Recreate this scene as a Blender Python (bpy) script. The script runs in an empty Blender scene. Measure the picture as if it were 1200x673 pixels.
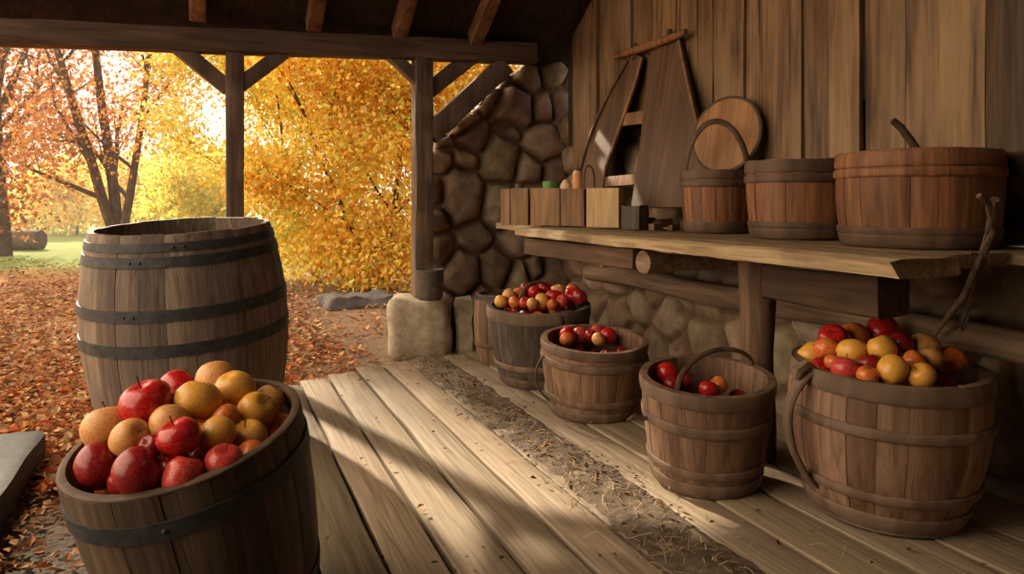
import bpy, math, random
import numpy as np
from mathutils import Vector, Matrix, Euler, noise

random.seed(7)
rng = np.random.default_rng(11)
SC = bpy.context.scene
COL = SC.collection
F, HY, HC = 850.0, 236.0, 1.1          # focal length (px of a 1200 wide frame), horizon row, eye height
A = math.atan(350.0 / F)               # yaw of the camera away from the floor boards' direction
CF = Vector((math.sin(A), math.cos(A), 0))
CR = Vector((math.cos(A), -math.sin(A), 0))
EYE = Vector((0, 0, HC))


# ---------------------------------------------------------------- surveying helpers
def ray(px, py):
    return CF + CR * ((px - 600) / F) + Vector((0, 0, (HY - py) / F))


def at(px, py, t):
    return EYE + ray(px, py) * t


def on_z(px, py, z=0.0):
    d = ray(px, py)
    return EYE + d * ((z - HC) / d.z)


def on_x(px, py, X):
    d = ray(px, py)
    return EYE + d * (X / d.x)


def on_y(px, py, Y):
    d = ray(px, py)
    return EYE + d * (Y / d.y)


def on_plane(px, py, p0, n):
    d = ray(px, py)
    return EYE + d * ((p0 - EYE).dot(n) / d.dot(n))


# ---------------------------------------------------------------- materials
def nt(name):
    m = bpy.data.materials.new(name)
    m.use_nodes = True
    t = m.node_tree
    return m, t, t.nodes, t.links, t.nodes['Principled BSDF']


def ramp(N, stops):
    r = N.new('ShaderNodeValToRGB')
    e = r.color_ramp.elements
    e[0].position, e[0].color = stops[0][0], (*stops[0][1], 1)
    e[1].position, e[1].color = stops[-1][0], (*stops[-1][1], 1)
    for p, c in stops[1:-1]:
        x = e.new(p)
        x.color = (*c, 1)
    return r


def mixc(N, L, mode, fac, a, b):
    m = N.new('ShaderNodeMix')
    m.data_type = 'RGBA'
    m.blend_type = mode
    if isinstance(fac, (int, float)):
        m.inputs[0].default_value = fac
    else:
        L.new(fac, m.inputs[0])
    for i, v in ((6, a), (7, b)):
        if isinstance(v, tuple):
            m.inputs[i].default_value = (*v, 1)
        else:
            L.new(v, m.inputs[i])
    return m.outputs[2]


def tint_node(N):
    a = N.new('ShaderNodeAttribute')
    a.attribute_name = 'tint'
    return a.outputs['Color']


def wood(name, light, dark, axis='Z', grain=26.0, rough=0.75, bump=0.35, wear=None, wear_amt=0.5, spec=0.25):
    """streaky grain along one object axis, per-board tint from the mesh, blotches of wear"""
    m, t, N, L, b = nt(name)
    tc = N.new('ShaderNodeTexCoord')
    mp = N.new('ShaderNodeMapping')
    s = {'X': (1.2, grain, grain), 'Y': (grain, 1.2, grain), 'Z': (grain, grain, 1.2), 'ZL': (1.2, grain, 1.2)}[axis]
    mp.inputs['Scale'].default_value = s
    L.new(tc.outputs['Object'], mp.inputs[0])
    n1 = N.new('ShaderNodeTexNoise')
    n1.inputs['Scale'].default_value = 1.6
    n1.inputs['Detail'].default_value = 6
    n1.inputs['Distortion'].default_value = 0.6
    L.new(mp.outputs[0], n1.inputs[0])
    mid = tuple((a + c) / 2 for a, c in zip(light, dark))
    r = ramp(N, [(0.3, dark), (0.5, mid), (0.7, light)])
    L.new(n1.outputs[0], r.inputs[0])
    col = r.outputs[0]
    n2 = N.new('ShaderNodeTexNoise')
    n2.inputs['Scale'].default_value = 5.0
    n2.inputs['Detail'].default_value = 5
    mp2 = N.new('ShaderNodeMapping')
    mp2.inputs['Scale'].default_value = {'X': (0.3, 1, 1), 'Y': (1, 0.3, 1), 'Z': (1, 1, 0.3), 'ZL': (1, 1, 0.3)}[axis]
    L.new(tc.outputs['Object'], mp2.inputs[0])
    L.new(mp2.outputs[0], n2.inputs[0])
    r2 = ramp(N, [(0.42, (0, 0, 0)), (0.66, (1, 1, 1))])
    L.new(n2.outputs[0], r2.inputs[0])
    if wear is None:
        wear = tuple(c * 0.55 for c in dark)
    mm = N.new('ShaderNodeMath')
    mm.operation = 'MULTIPLY'
    mm.inputs[1].default_value = wear_amt
    L.new(r2.outputs[0], mm.inputs[0])
    col = mixc(N, L, 'MIX', mm.outputs[0], col, wear)
    col = mixc(N, L, 'MULTIPLY', 1.0, col, tint_node(N))
    L.new(col, b.inputs['Base Color'])
    b.inputs['Roughness'].default_value = rough
    b.inputs['Specular IOR Level'].default_value = spec
    bp = N.new('ShaderNodeBump')
    bp.inputs['Strength'].default_value = bump
    bp.inputs['Distance'].default_value = 0.01
    L.new(n1.outputs[0], bp.inputs['Height'])
    L.new(bp.outputs[0], b.inputs['Normal'])
    return m


def rough_mat(name, c1, c2, scale=12.0, rough=0.9, bump=0.5, metal=0.0, spec=0.25, dist=0.01):
    m, t, N, L, b = nt(name)
    tc = N.new('ShaderNodeTexCoord')
    n1 = N.new('ShaderNodeTexNoise')
    n1.inputs['Scale'].default_value = scale
    n1.inputs['Detail'].default_value = 8
    n1.inputs['Roughness'].default_value = 0.65
    L.new(tc.outputs['Object'], n1.inputs[0])
    r = ramp(N, [(0.32, c1), (0.68, c2)])
    L.new(n1.outputs[0], r.inputs[0])
    col = mixc(N, L, 'MULTIPLY', 1.0, r.outputs[0], tint_node(N))
    L.new(col, b.inputs['Base Color'])
    b.inputs['Roughness'].default_value = rough
    b.inputs['Metallic'].default_value = metal
    b.inputs['Specular IOR Level'].default_value = spec
    bp = N.new('ShaderNodeBump')
    bp.inputs['Strength'].default_value = bump
    bp.inputs['Distance'].default_value = dist
    L.new(n1.outputs[0], bp.inputs['Height'])
    L.new(bp.outputs[0], b.inputs['Normal'])
    return m


def leaf_mat(name, trans=0.5, gain=1.0):
    m, t, N, L, b = nt(name)
    N.remove(b)
    out = N['Material Output']
    tn = tint_node(N)
    d = N.new('ShaderNodeBsdfDiffuse')
    tr = N.new('ShaderNodeBsdfTranslucent')
    mx = N.new('ShaderNodeMixShader')
    mx.inputs[0].default_value = trans
    L.new(tn, d.inputs[0])
    L.new(tn, tr.inputs[0])
    L.new(d.outputs[0], mx.inputs[1])
    L.new(tr.outputs[0], mx.inputs[2])
    L.new(mx.outputs[0], out.inputs[0])
    return m


def apple_mat(name, base, blush, amt, rough=0.3):
    m, t, N, L, b = nt(name)
    tc = N.new('ShaderNodeTexCoord')
    oi = N.new('ShaderNodeObjectInfo')
    ad = N.new('ShaderNodeVectorMath')
    ad.operation = 'ADD'
    L.new(tc.outputs['Object'], ad.inputs[0])
    sc = N.new('ShaderNodeVectorMath')
    sc.operation = 'SCALE'
    sc.inputs['Scale'].default_value = 7.0
    L.new(oi.outputs['Location'], sc.inputs[0])
    L.new(sc.outputs[0], ad.inputs[1])
    n1 = N.new('ShaderNodeTexNoise')
    n1.inputs['Scale'].default_value = 9
    n1.inputs['Detail'].default_value = 3
    L.new(ad.outputs[0], n1.inputs[0])
    r1 = ramp(N, [(0.62 - amt * 0.42, (0, 0, 0)), (0.86 - amt * 0.42, (1, 1, 1))])
    L.new(n1.outputs[0], r1.inputs[0])
    mp = N.new('ShaderNodeMapping')
    mp.inputs['Scale'].default_value = (60, 60, 7)
    L.new(ad.outputs[0], mp.inputs[0])
    n2 = N.new('ShaderNodeTexNoise')
    n2.inputs['Scale'].default_value = 1.5
    n2.inputs['Detail'].default_value = 4
    L.new(mp.outputs[0], n2.inputs[0])
    r2 = ramp(N, [(0.35, (0.62, 0.55, 0.5)), (0.65, (1.1, 1.08, 1.05))])
    L.new(n2.outputs[0], r2.inputs[0])
    c = mixc(N, L, 'MIX', r1.outputs[0], base, blush)
    c = mixc(N, L, 'MULTIPLY', 0.75, c, r2.outputs[0])
    v = N.new('ShaderNodeTexVoronoi')
    v.inputs['Scale'].default_value = 140
    L.new(ad.outputs[0], v.inputs[0])
    r3 = ramp(N, [(0.08, (1, 1, 1)), (0.16, (0, 0, 0))])
    L.new(v.outputs['Distance'], r3.inputs[0])
    mm = N.new('ShaderNodeMath')
    mm.operation = 'MULTIPLY'
    mm.inputs[1].default_value = 0.35
    L.new(r3.outputs[0], mm.inputs[0])
    c = mixc(N, L, 'MIX', mm.outputs[0], c, tuple(min(1, x * 1.3 + 0.1) for x in base))
    L.new(c, b.inputs['Base Color'])
    b.inputs['Roughness'].default_value = rough
    b.inputs['Specular IOR Level'].default_value = 0.45
    b.inputs['Subsurface Weight'].default_value = 0.08
    b.inputs['Subsurface Radius'].default_value = (0.02, 0.01, 0.004)
    return m


M = {}
M['beam'] = wood('beam_wood', (0.16, 0.10, 0.062), (0.062, 0.038, 0.025), 'X', 22, 0.85)
M['post'] = wood('post_wood', (0.20, 0.135, 0.09), (0.085, 0.055, 0.038), 'Z', 22, 0.85)
M['rafter'] = wood('rafter_wood', (0.26, 0.13, 0.065), (0.10, 0.045, 0.022), 'Y', 20, 0.85)
M['roof'] = wood('roof_boards', (0.045, 0.026, 0.016), (0.014, 0.009, 0.006), 'Y', 14, 0.9, wear_amt=0.3)
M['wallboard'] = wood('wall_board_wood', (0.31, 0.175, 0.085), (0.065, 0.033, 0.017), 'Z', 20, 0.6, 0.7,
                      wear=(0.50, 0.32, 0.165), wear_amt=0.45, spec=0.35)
M['darkwood'] = wood('dark_wood', (0.09, 0.052, 0.03), (0.03, 0.018, 0.011), 'Y', 20, 0.8)
M['floor'] = wood('floor_plank_wood', (0.44, 0.345, 0.245), (0.20, 0.148, 0.10), 'Y', 34, 0.7, 0.35,
                  wear=(0.33, 0.245, 0.165), wear_amt=0.7)
M['bench'] = wood('bench_wood', (0.50, 0.36, 0.20), (0.20, 0.125, 0.065), 'Y', 30, 0.75, 0.6, wear_amt=0.3)
M['log'] = wood('log_wood', (0.33, 0.22, 0.14), (0.13, 0.08, 0.05), 'Y', 18, 0.85, 0.5)
M['logz'] = wood('upright_log_wood', (0.20, 0.12, 0.07), (0.08, 0.045, 0.028), 'Z', 18, 0.8, 0.5)
M['oldoak'] = wood('weathered_oak', (0.27, 0.195, 0.145), (0.115, 0.078, 0.056), 'Z', 30, 0.68, 0.35, wear_amt=0.5)
M['brownoak'] = wood('brown_oak', (0.20, 0.13, 0.085), (0.085, 0.05, 0.032), 'Z', 30, 0.65, 0.35, wear_amt=0.5)
M['paleoak'] = wood('pale_brown_oak', (0.36, 0.215, 0.135), (0.16, 0.088, 0.052), 'Z', 28, 0.62, 0.3, wear_amt=0.4)
M['greyoak'] = wood('grey_oak', (0.13, 0.105, 0.083), (0.05, 0.039, 0.03), 'Z', 26, 0.75, 0.35, wear_amt=0.4)
M['redoak'] = wood('reddish_tub_wood', (0.33, 0.145, 0.065), (0.14, 0.055, 0.024), 'Z', 28, 0.55, 0.3, wear_amt=0.4)
M['hoopwood'] = wood('split_wood_hoop', (0.25, 0.165, 0.115), (0.11, 0.068, 0.045), 'Z', 8, 0.65, 0.3, wear_amt=0.5)
M['hoopdark'] = wood('dark_wood_hoop', (0.15, 0.09, 0.055), (0.06, 0.034, 0.021), 'Z', 8, 0.6, 0.3, wear_amt=0.4)
M['lid'] = wood('lid_wood', (0.46, 0.24, 0.10), (0.25, 0.115, 0.045), 'Z', 22, 0.6, 0.25, wear_amt=0.3)
M['crate'] = wood('crate_wood', (0.40, 0.235, 0.12), (0.17, 0.09, 0.045), 'Z', 26, 0.75, 0.4, wear_amt=0.4)
M['block'] = wood('pale_block_wood', (0.66, 0.46, 0.24), (0.38, 0.24, 0.115), 'Z', 22, 0.75, 0.4, wear_amt=0.3)
M['frameboard'] = wood('frame_board_wood', (0.19, 0.10, 0.05), (0.07, 0.036, 0.02), 'ZL', 22, 0.55, 0.3, wear_amt=0.5, spec=0.4)
M['iron'] = rough_mat('hoop_iron', (0.028, 0.027, 0.027), (0.07, 0.066, 0.062), 30, 0.62, 0.2, 0.4, 0.3, 0.003)
M['tin'] = rough_mat('dull_tin', (0.10, 0.09, 0.075), (0.20, 0.18, 0.15), 20, 0.55, 0.15, 0.5, 0.4, 0.003)
M['stone'] = rough_mat('field_stone', (0.19, 0.125, 0.08), (0.42, 0.30, 0.20), 9, 0.85, 0.5, dist=0.02)
M['block_stone'] = rough_mat('footing_stone', (0.30, 0.235, 0.16), (0.55, 0.46, 0.34), 14, 0.9, 0.6)
M['slab'] = rough_mat('dark_sill_wood', (0.024, 0.023, 0.023), (0.062, 0.058, 0.056), 10, 0.7, 0.4)
M['rock'] = rough_mat('grey_rock', (0.10, 0.085, 0.07), (0.22, 0.19, 0.165), 8, 0.9, 0.7)
M['dirt'] = rough_mat('dusty_earth', (0.06, 0.043, 0.03), (0.20, 0.145, 0.10), 26, 0.95, 0.8)
M['straw'] = leaf_mat('straw', 0.15)
M['leaf'] = leaf_mat('autumn_leaf', 0.62)
M['litter'] = leaf_mat('fallen_leaf', 0.1)
M['bark'] = rough_mat('bark', (0.045, 0.028, 0.018), (0.15, 0.09, 0.055), 7, 0.95, 0.8)
M['greybark'] = rough_mat('grey_bark', (0.20, 0.19, 0.19), (0.34, 0.32, 0.32), 7, 0.95, 0.5)
M['twig'] = rough_mat('dry_twig', (0.06, 0.038, 0.024), (0.17, 0.11, 0.07), 30, 0.85, 0.6)
M['stem'] = rough_mat('apple_stem', (0.05, 0.03, 0.015), (0.12, 0.075, 0.035), 60, 0.8, 0.3)
M['clay'] = rough_mat('orange_clay', (0.50, 0.20, 0.08), (0.68, 0.32, 0.14), 14, 0.55, 0.1)
M['pale'] = rough_mat('pale_gourd_skin', (0.55, 0.38, 0.24), (0.75, 0.58, 0.40), 16, 0.6, 0.1)
M['green'] = rough_mat('green_lid_paint', (0.05, 0.16, 0.03), (0.12, 0.28, 0.06), 20, 0.4, 0.1)
M['glassjar'] = rough_mat('brown_jar_glaze', (0.13, 0.06, 0.03), (0.22, 0.11, 0.06), 14, 0.3, 0.1)
M['brightstrip'] = rough_mat('bright_strip', (0.45, 0.43, 0.40), (0.62, 0.60, 0.57), 20, 0.35, 0.1, 0.7)
M['hill'] = rough_mat('wooded_hill', (0.16, 0.135, 0.13), (0.30, 0.26, 0.24), 0.6, 1.0, 0.5)

RED, DRED, GOLD, TAN, ORG, PINK = 'red', 'dark red', 'gold', 'tan', 'orange', 'pink'
AM = {
    RED: apple_mat('red_apple_skin', (0.62, 0.045, 0.02), (0.42, 0.008, 0.012), 0.75, 0.24),
    DRED: apple_mat('dark_red_apple_skin', (0.40, 0.035, 0.022), (0.23, 0.008, 0.012), 0.75, 0.28),
    PINK: apple_mat('rose_red_apple_skin', (0.68, 0.13, 0.07), (0.50, 0.03, 0.035), 0.7, 0.28),
    GOLD: apple_mat('golden_apple_skin', (0.80, 0.43, 0.075), (0.74, 0.24, 0.04), 0.3, 0.33),
    TAN: apple_mat('tan_apple_skin', (0.72, 0.38, 0.12), (0.60, 0.22, 0.06), 0.4, 0.4),
    ORG: apple_mat('orange_apple_skin', (0.78, 0.27, 0.05), (0.58, 0.06, 0.02), 0.5, 0.3),
}


def ground_material():
    m, t, N, L, b = nt('leafy_ground')
    tc = N.new('ShaderNodeTexCoord')
    sep = N.new('ShaderNodeSeparateXYZ')
    L.new(tc.outputs['Object'], sep.inputs[0])
    v = N.new('ShaderNodeTexVoronoi')
    v.inputs['Scale'].default_value = 24
    L.new(tc.outputs['Object'], v.inputs[0])
    rl = ramp(N, [(0.0, (0.16, 0.06, 0.025)), (0.35, (0.33, 0.115, 0.04)), (0.6, (0.46, 0.21, 0.07)), (0.85, (0.24, 0.13, 0.07)),
                  (1.0, (0.5, 0.28, 0.1))])
    L.new(v.outputs['Color'], rl.inputs[0])
    n = N.new('ShaderNodeTexNoise')
    n.inputs['Scale'].default_value = 0.5
    n.inputs['Detail'].default_value = 6
    L.new(tc.outputs['Object'], n.inputs[0])
    n2 = N.new('ShaderNodeTexNoise')
    n2.inputs['Scale'].default_value = 40
    n2.inputs['Detail'].default_value = 6
    L.new(tc.outputs['Object'], n2.inputs[0])
    earth = ramp(N, [(0.3, (0.13, 0.085, 0.055)), (0.7, (0.36, 0.255, 0.165))])
    L.new(n2.outputs[0], earth.inputs[0])
    # bare earth path to the right of the leaf carpet
    mx = N.new('ShaderNodeMapRange')
    mx.inputs[1].default_value = 0.3
    mx.inputs[2].default_value = 1.0
    L.new(sep.outputs[0], mx.inputs[0])
    na = N.new('ShaderNodeMath')
    na.operation = 'MULTIPLY_ADD'
    na.inputs[1].default_value = 1.4
    na.inputs[2].default_value = -0.75
    L.new(n.outputs[0], na.inputs[0])
    sm = N.new('ShaderNodeMath')
    sm.operation = 'ADD'
    sm.use_clamp = True
    L.new(mx.outputs[0], sm.inputs[0])
    L.new(na.outputs[0], sm.inputs[1])
    c = mixc(N, L, 'MIX', sm.outputs[0], rl.outputs[0], earth.outputs[0])
    # lawn further out
    gr = ramp(N, [(0.3, (0.10, 0.15, 0.03)), (0.7, (0.26, 0.33, 0.09))])
    L.new(n2.outputs[0], gr.inputs[0])
    my = N.new('ShaderNodeMapRange')
    my.inputs[1].default_value = 11.5
    my.inputs[2].default_value = 14.5
    L.new(sep.outputs[1], my.inputs[0])
    s2 = N.new('ShaderNodeMath')
    s2.operation = 'ADD'
    s2.use_clamp = True
    L.new(my.outputs[0], s2.inputs[0])
    na2 = N.new('ShaderNodeMath')
    na2.operation = 'MULTIPLY_ADD'
    na2.inputs[1].default_value = 1.6
    na2.inputs[2].default_value = -0.85
    L.new(n.outputs[0], na2.inputs[0])
    pr = N.new('ShaderNodeMath')
    pr.operation = 'MULTIPLY'
    pr.use_clamp = True
    L.new(my.outputs[0], pr.inputs[0])
    L.new(na2.outputs[0], s2.inputs[1])
    L.new(s2.outputs[0], pr.inputs[1])
    c = mixc(N, L, 'MIX', pr.outputs[0], c, gr.outputs[0])
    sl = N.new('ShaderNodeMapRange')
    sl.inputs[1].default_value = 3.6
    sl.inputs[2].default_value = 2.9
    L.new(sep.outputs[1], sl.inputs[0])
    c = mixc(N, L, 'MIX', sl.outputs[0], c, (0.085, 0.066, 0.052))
    L.new(c, b.inputs['Base Color'])
    b.inputs['Roughness'].default_value = 0.95
    b.inputs['Specular IOR Level'].default_value = 0.1
    bp = N.new('ShaderNodeBump')
    bp.inputs['Strength'].default_value = 0.6
    bp.inputs['Distance'].default_value = 0.03
    L.new(n2.outputs[0], bp.inputs['Height'])
    L.new(bp.outputs[0], b.inputs['Normal'])
    return m


M['ground'] = ground_material()


# ---------------------------------------------------------------- mesh builder
class MB:
    def __init__(self):
        self.v, self.f, self.t = [], [], []

    def add(self, verts, faces, tint=(1, 1, 1)):
        o = len(self.v)
        self.v += [tuple(p) for p in verts]
        self.f += [tuple(i + o for i in fc) for fc in faces]
        if isinstance(tint, list):
            self.t += tint
        else:
            self.t += [tint] * len(verts)

    def box(self, lo, hi, tint=(1, 1, 1), mat=None):
        x0, y0, z0 = lo
        x1, y1, z1 = hi
        p = [Vector(q) for q in ((x0, y0, z0), (x1, y0, z0), (x1, y1, z0), (x0, y1, z0),
                                 (x0, y0, z1), (x1, y0, z1), (x1, y1, z1), (x0, y1, z1))]
        if mat is not None:
            p = [mat @ q for q in p]
        self.add(p, [(0, 3, 2, 1), (4, 5, 6, 7), (0, 1, 5, 4), (1, 2, 6, 5), (2, 3, 7, 6), (3, 0, 4, 7)], tint)

    def timber(self, p0, p1, w, h, up=(0, 0, 1), seg=14, jit=0.006, tint=(1, 1, 1), taper=1.0, bow=0.0, seed=None):
        """rough-hewn squared timber: a loop of 8 points swept from p0 to p1"""
        p0, p1 = Vector(p0), Vector(p1)
        d = (p1 - p0).normalized()
        up = Vector(up)
        s = d.cross(up).normalized()
        u = s.cross(d).normalized()
        sd = seed if seed is not None else random.random() * 100
        vs = []
        c = 0.12
        prof = [(-1, -1 + c), (-1 + c, -1), (1 - c, -1), (1, -1 + c), (1, 1 - c), (1 - c, 1), (-1 + c, 1), (-1, 1 - c)]
        for i in range(seg + 1):
            k = i / seg
            cen = p0.lerp(p1, k) + u * (bow * math.sin(math.pi * k))
            g = 1 + (taper - 1) * k
            for j, (a, b) in enumerate(prof):
                n = noise.noise_vector(Vector((sd + j * 1.7, k * (p1 - p0).length * 3.1, sd)))
                vs.append(cen + s * (a * w / 2 * g + n.x * jit) + u * (b * h / 2 * g + n.y * jit))
        fs = []
        for i in range(seg):
            for j in range(8):
                a, b = i * 8 + j, i * 8 + (j + 1) % 8
                fs.append((a, b, b + 8, a + 8))
        fs.append(tuple(reversed(range(8))))
        fs.append(tuple(seg * 8 + j for j in range(8)))
        self.add(vs, fs, tint)

    def tube(self, path, rad, n=10, tint=(1, 1, 1), jit=0.0, flat=1.0, up=(0, 0, 1)):
        path = [Vector(p) for p in path]
        if not isinstance(rad, (list, tuple)):
            rad = [rad] * len(path)
        vs, fs = [], []
        ref = Vector(up)
        sd = random.random() * 50
        s = None
        for i, p in enumerate(path):
            d = (path[min(i + 1, len(path) - 1)] - path[max(i - 1, 0)]).normalized()
            if s is None:
                s = d.cross(ref)
                if s.length < 0.2:
                    s = d.cross(Vector((1, 0.3, 0)))
            else:
                s = s - d * s.dot(d)
            s.normalize()
            u = s.cross(d).normalized()
            for j in range(n):
                a = 2 * math.pi * j / n
                r = rad[i] * (1 + jit * noise.noise(Vector((math.cos(a) + sd, math.sin(a), i * 0.5))))
                vs.append(p + s * math.cos(a) * r + u * math.sin(a) * r * flat)
        for i in range(len(path) - 1):
            for j in range(n):
                a, b = i * n + j, i * n + (j + 1) % n
                fs.append((a, b, b + n, a + n))
        fs.append(tuple(reversed(range(n))))
        fs.append(tuple((len(path) - 1) * n + j for j in range(n)))
        self.add(vs, fs, tint)

    def ring(self, prof, n=64, tint=(1, 1, 1), closed=True):
        """closed profile [(r,z)...] revolved about z"""
        m = len(prof)
        vs, fs = [], []
        for i in range(n):
            a = 2 * math.pi * i / n
            for r, z in prof:
                vs.append((r * math.cos(a), r * math.sin(a), z))
        for i in range(n):
            for j in range(m if closed else m - 1):
                a, b = i * m + j, i * m + (j + 1) % m
                c, d = ((i + 1) % n) * m + (j + 1) % m, ((i + 1) % n) * m + j
                fs.append((a, d, c, b))
        self.add(vs, fs, tint)

    def lathe(self, prof, n=24, tint=(1, 1, 1)):
        """solid of revolution; first and last points lie on the axis"""
        vs, fs = [(0, 0, prof[0][1])], []
        inner = prof[1:-1]
        m = len(inner)
        for i in range(n):
            a = 2 * math.pi * i / n
            for r, z in inner:
                vs.append((r * math.cos(a), r * math.sin(a), z))
        vs.append((0, 0, prof[-1][1]))
        e = len(vs) - 1
        for i in range(n):
            i2 = (i + 1) % n
            fs.append((0, 1 + i2 * m, 1 + i * m))
            for j in range(m - 1):
                fs.append((1 + i * m + j, 1 + i2 * m + j, 1 + i2 * m + j + 1, 1 + i * m + j + 1))
            fs.append((1 + i * m + m - 1, 1 + i2 * m + m - 1, e))
        self.add(vs, fs, tint)

    def prism(self, pts, off, tint=(1, 1, 1)):
        """outline of points with thickness vector off"""
        pts = [Vector(p) for p in pts]
        off = Vector(off)
        n = len(pts)
        vs = pts + [p + off for p in pts]
        fs = [tuple(range(n)), tuple(reversed(range(n, 2 * n)))]
        fs += [(i, i + n, (i + 1) % n + n, (i + 1) % n) for i in range(n)]
        self.add(vs, fs, tint)

    def build(self, name, mat, parent=None, smooth=True, bevel=0.0, origin=None, angle=40):
        me = bpy.data.meshes.new(name)
        vs = self.v
        if origin is not None:
            ox, oy, oz = origin
            vs = [(x - ox, y - oy, z - oz) for x, y, z in vs]
        me.from_pydata(vs, [], self.f)
        at_ = me.attributes.new('tint', 'FLOAT_COLOR', 'POINT')
        at_.data.foreach_set('color', np.array([(*c[:3], 1.0) for c in self.t], dtype=np.float32).ravel())
        me.materials.append(mat)
        me.validate()
        if smooth:
            me.polygons.foreach_set('use_smooth', [True] * len(me.polygons))
            me.set_sharp_from_angle(angle=math.radians(angle))
        o = bpy.data.objects.new(name, me)
        COL.objects.link(o)
        if parent is not None:
            o.parent = parent
        if origin is not None:
            o.location = origin
        if bevel:
            b = o.modifiers.new('bevel', 'BEVEL')
            b.width = bevel
            b.segments = 2
            b.limit_method = 'ANGLE'
        return o


def tag(o, label=None, cat=None, group=None, kind=None):
    if label:
        o['label'] = label
    if cat:
        o['category'] = cat
    if group:
        o['group'] = group
    if kind:
        o['kind'] = kind
    return o


def thing(name, loc, label, cat, rot=None, group=None):
    o = bpy.data.objects.new(name, None)
    o.empty_display_size = 0.1
    COL.objects.link(o)
    o.location = loc
    if rot is not None:
        o.rotation_mode = 'QUATERNION'
        o.rotation_quaternion = rot
    return tag(o, label, cat, group)


def grey(a, b):
    k = random.uniform(a, b)
    return (k, k * random.uniform(0.96, 1.03), k * random.uniform(0.92, 1.04))


def tilt(pitch, roll, spin=0.0):
    """lean towards the camera (pitch) and raise the right side (roll), degrees"""
    q = Matrix.Rotation(math.radians(spin), 3, 'Z')
    q = Matrix.Rotation(math.radians(pitch), 3, CR) @ q
    q = Matrix.Rotation(math.radians(-roll), 3, CF) @ q
    return q.to_quaternion()


# ---------------------------------------------------------------- ground, floor, shell
def make_ground():
    mb = MB()
    xs = np.concatenate([np.linspace(-60, -8, 20), np.linspace(-7.5, 6, 60), np.linspace(7, 60, 20)])
    ys = np.concatenate([np.linspace(-8, 2, 8), np.linspace(2.2, 14, 70), np.linspace(15, 90, 40)])
    vs = []
    for y in ys:
        for x in xs:
            inside = (x > -0.75 and y < 4.9)
            z = -0.055 + 0.035 * noise.noise(Vector((x * 0.9, y * 0.9, 0))) * (0.25 if inside else 1.0)
            z += 0.012 * noise.noise(Vector((x * 4, y * 4, 3)))
            z = min(z, -0.043) if (x > -0.8 and y < 5.3) else z
            if y > 12:
                z += 0.004 * (y - 12) * (1 + 0.5 * noise.noise(Vector((x * 0.1, y * 0.1, 9))))
            vs.append((x, y, z))
    nx = len(xs)
    fs = [(j * nx + i, j * nx + i + 1, (j + 1) * nx + i + 1, (j + 1) * nx + i)
          for j in range(len(ys) - 1) for i in range(nx - 1)]
    mb.add(vs, fs)
    tag(mb.build('ground', M['ground']), kind='structure')


make_ground()

WALLX, FARY = 2.75, 5.25
SEAMS = [-0.52, -0.31, -0.10, 0.10, 0.295, 0.484, 0.663, 0.861, 1.05, 1.238, 1.50, 1.70, 1.93, 2.17, 2.42, 2.74]


def make_floor():
    mb = MB()
    ends = [1.7, 2.35, 4.35, 4.45, 4.5, 4.62, 4.72, 4.82, 4.88, 4.8, 4.95, 5.1, 5.1, 5.1, 5.1]
    for i in range(len(SEAMS) - 1):
        x0, x1 = SEAMS[i] + random.uniform(0.005, 0.011), SEAMS[i + 1] - random.uniform(0.005, 0.011)
        y1 = ends[i]
        nseg = 70
        tint = grey(0.80, 1.05)
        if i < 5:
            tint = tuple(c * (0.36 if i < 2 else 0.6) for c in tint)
        vs, fs = [], []
        lift = random.uniform(-0.006, 0.004)
        prof = [(0, -0.042), (0, -0.006), (0.015, -0.001), (0.03, 0.0), (0.35, 0.001), (0.65, 0.001), (0.97, 0.0), (0.985, -0.001), (1, -0.006), (1, -0.042)]
        m = len(prof)
        for k in range(nseg + 1):
            y = -1.6 + (y1 + 1.6) * k / nseg
            e0 = x0 + 0.006 * noise.noise(Vector((i * 3.1, y * 2.2, 0)))
            e1 = x1 + 0.006 * noise.noise(Vector((i * 3.1 + 9, y * 2.2, 0)))
            for a, z in prof:
                yy = y + (0.03 * noise.noise(Vector((a * 4, i, 2))) if k == nseg else 0)
                zz = z + lift + (0.004 * noise.noise(Vector((a * 3 + i * 7, y * 1.7, 4))) if z > -0.02 else 0)
                vs.append((e0 + (e1 - e0) * a, yy, zz))
        for k in range(nseg):
            for j in range(m):
                a, b = k * m + j, k * m + (j + 1) % m
                fs.append((a, a + m, b + m, b))
        fs.append(tuple(range(m)))
        fs.append(tuple(reversed([nseg * m + j for j in range(m)])))
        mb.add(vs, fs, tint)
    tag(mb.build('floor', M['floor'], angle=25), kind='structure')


make_floor()


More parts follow.
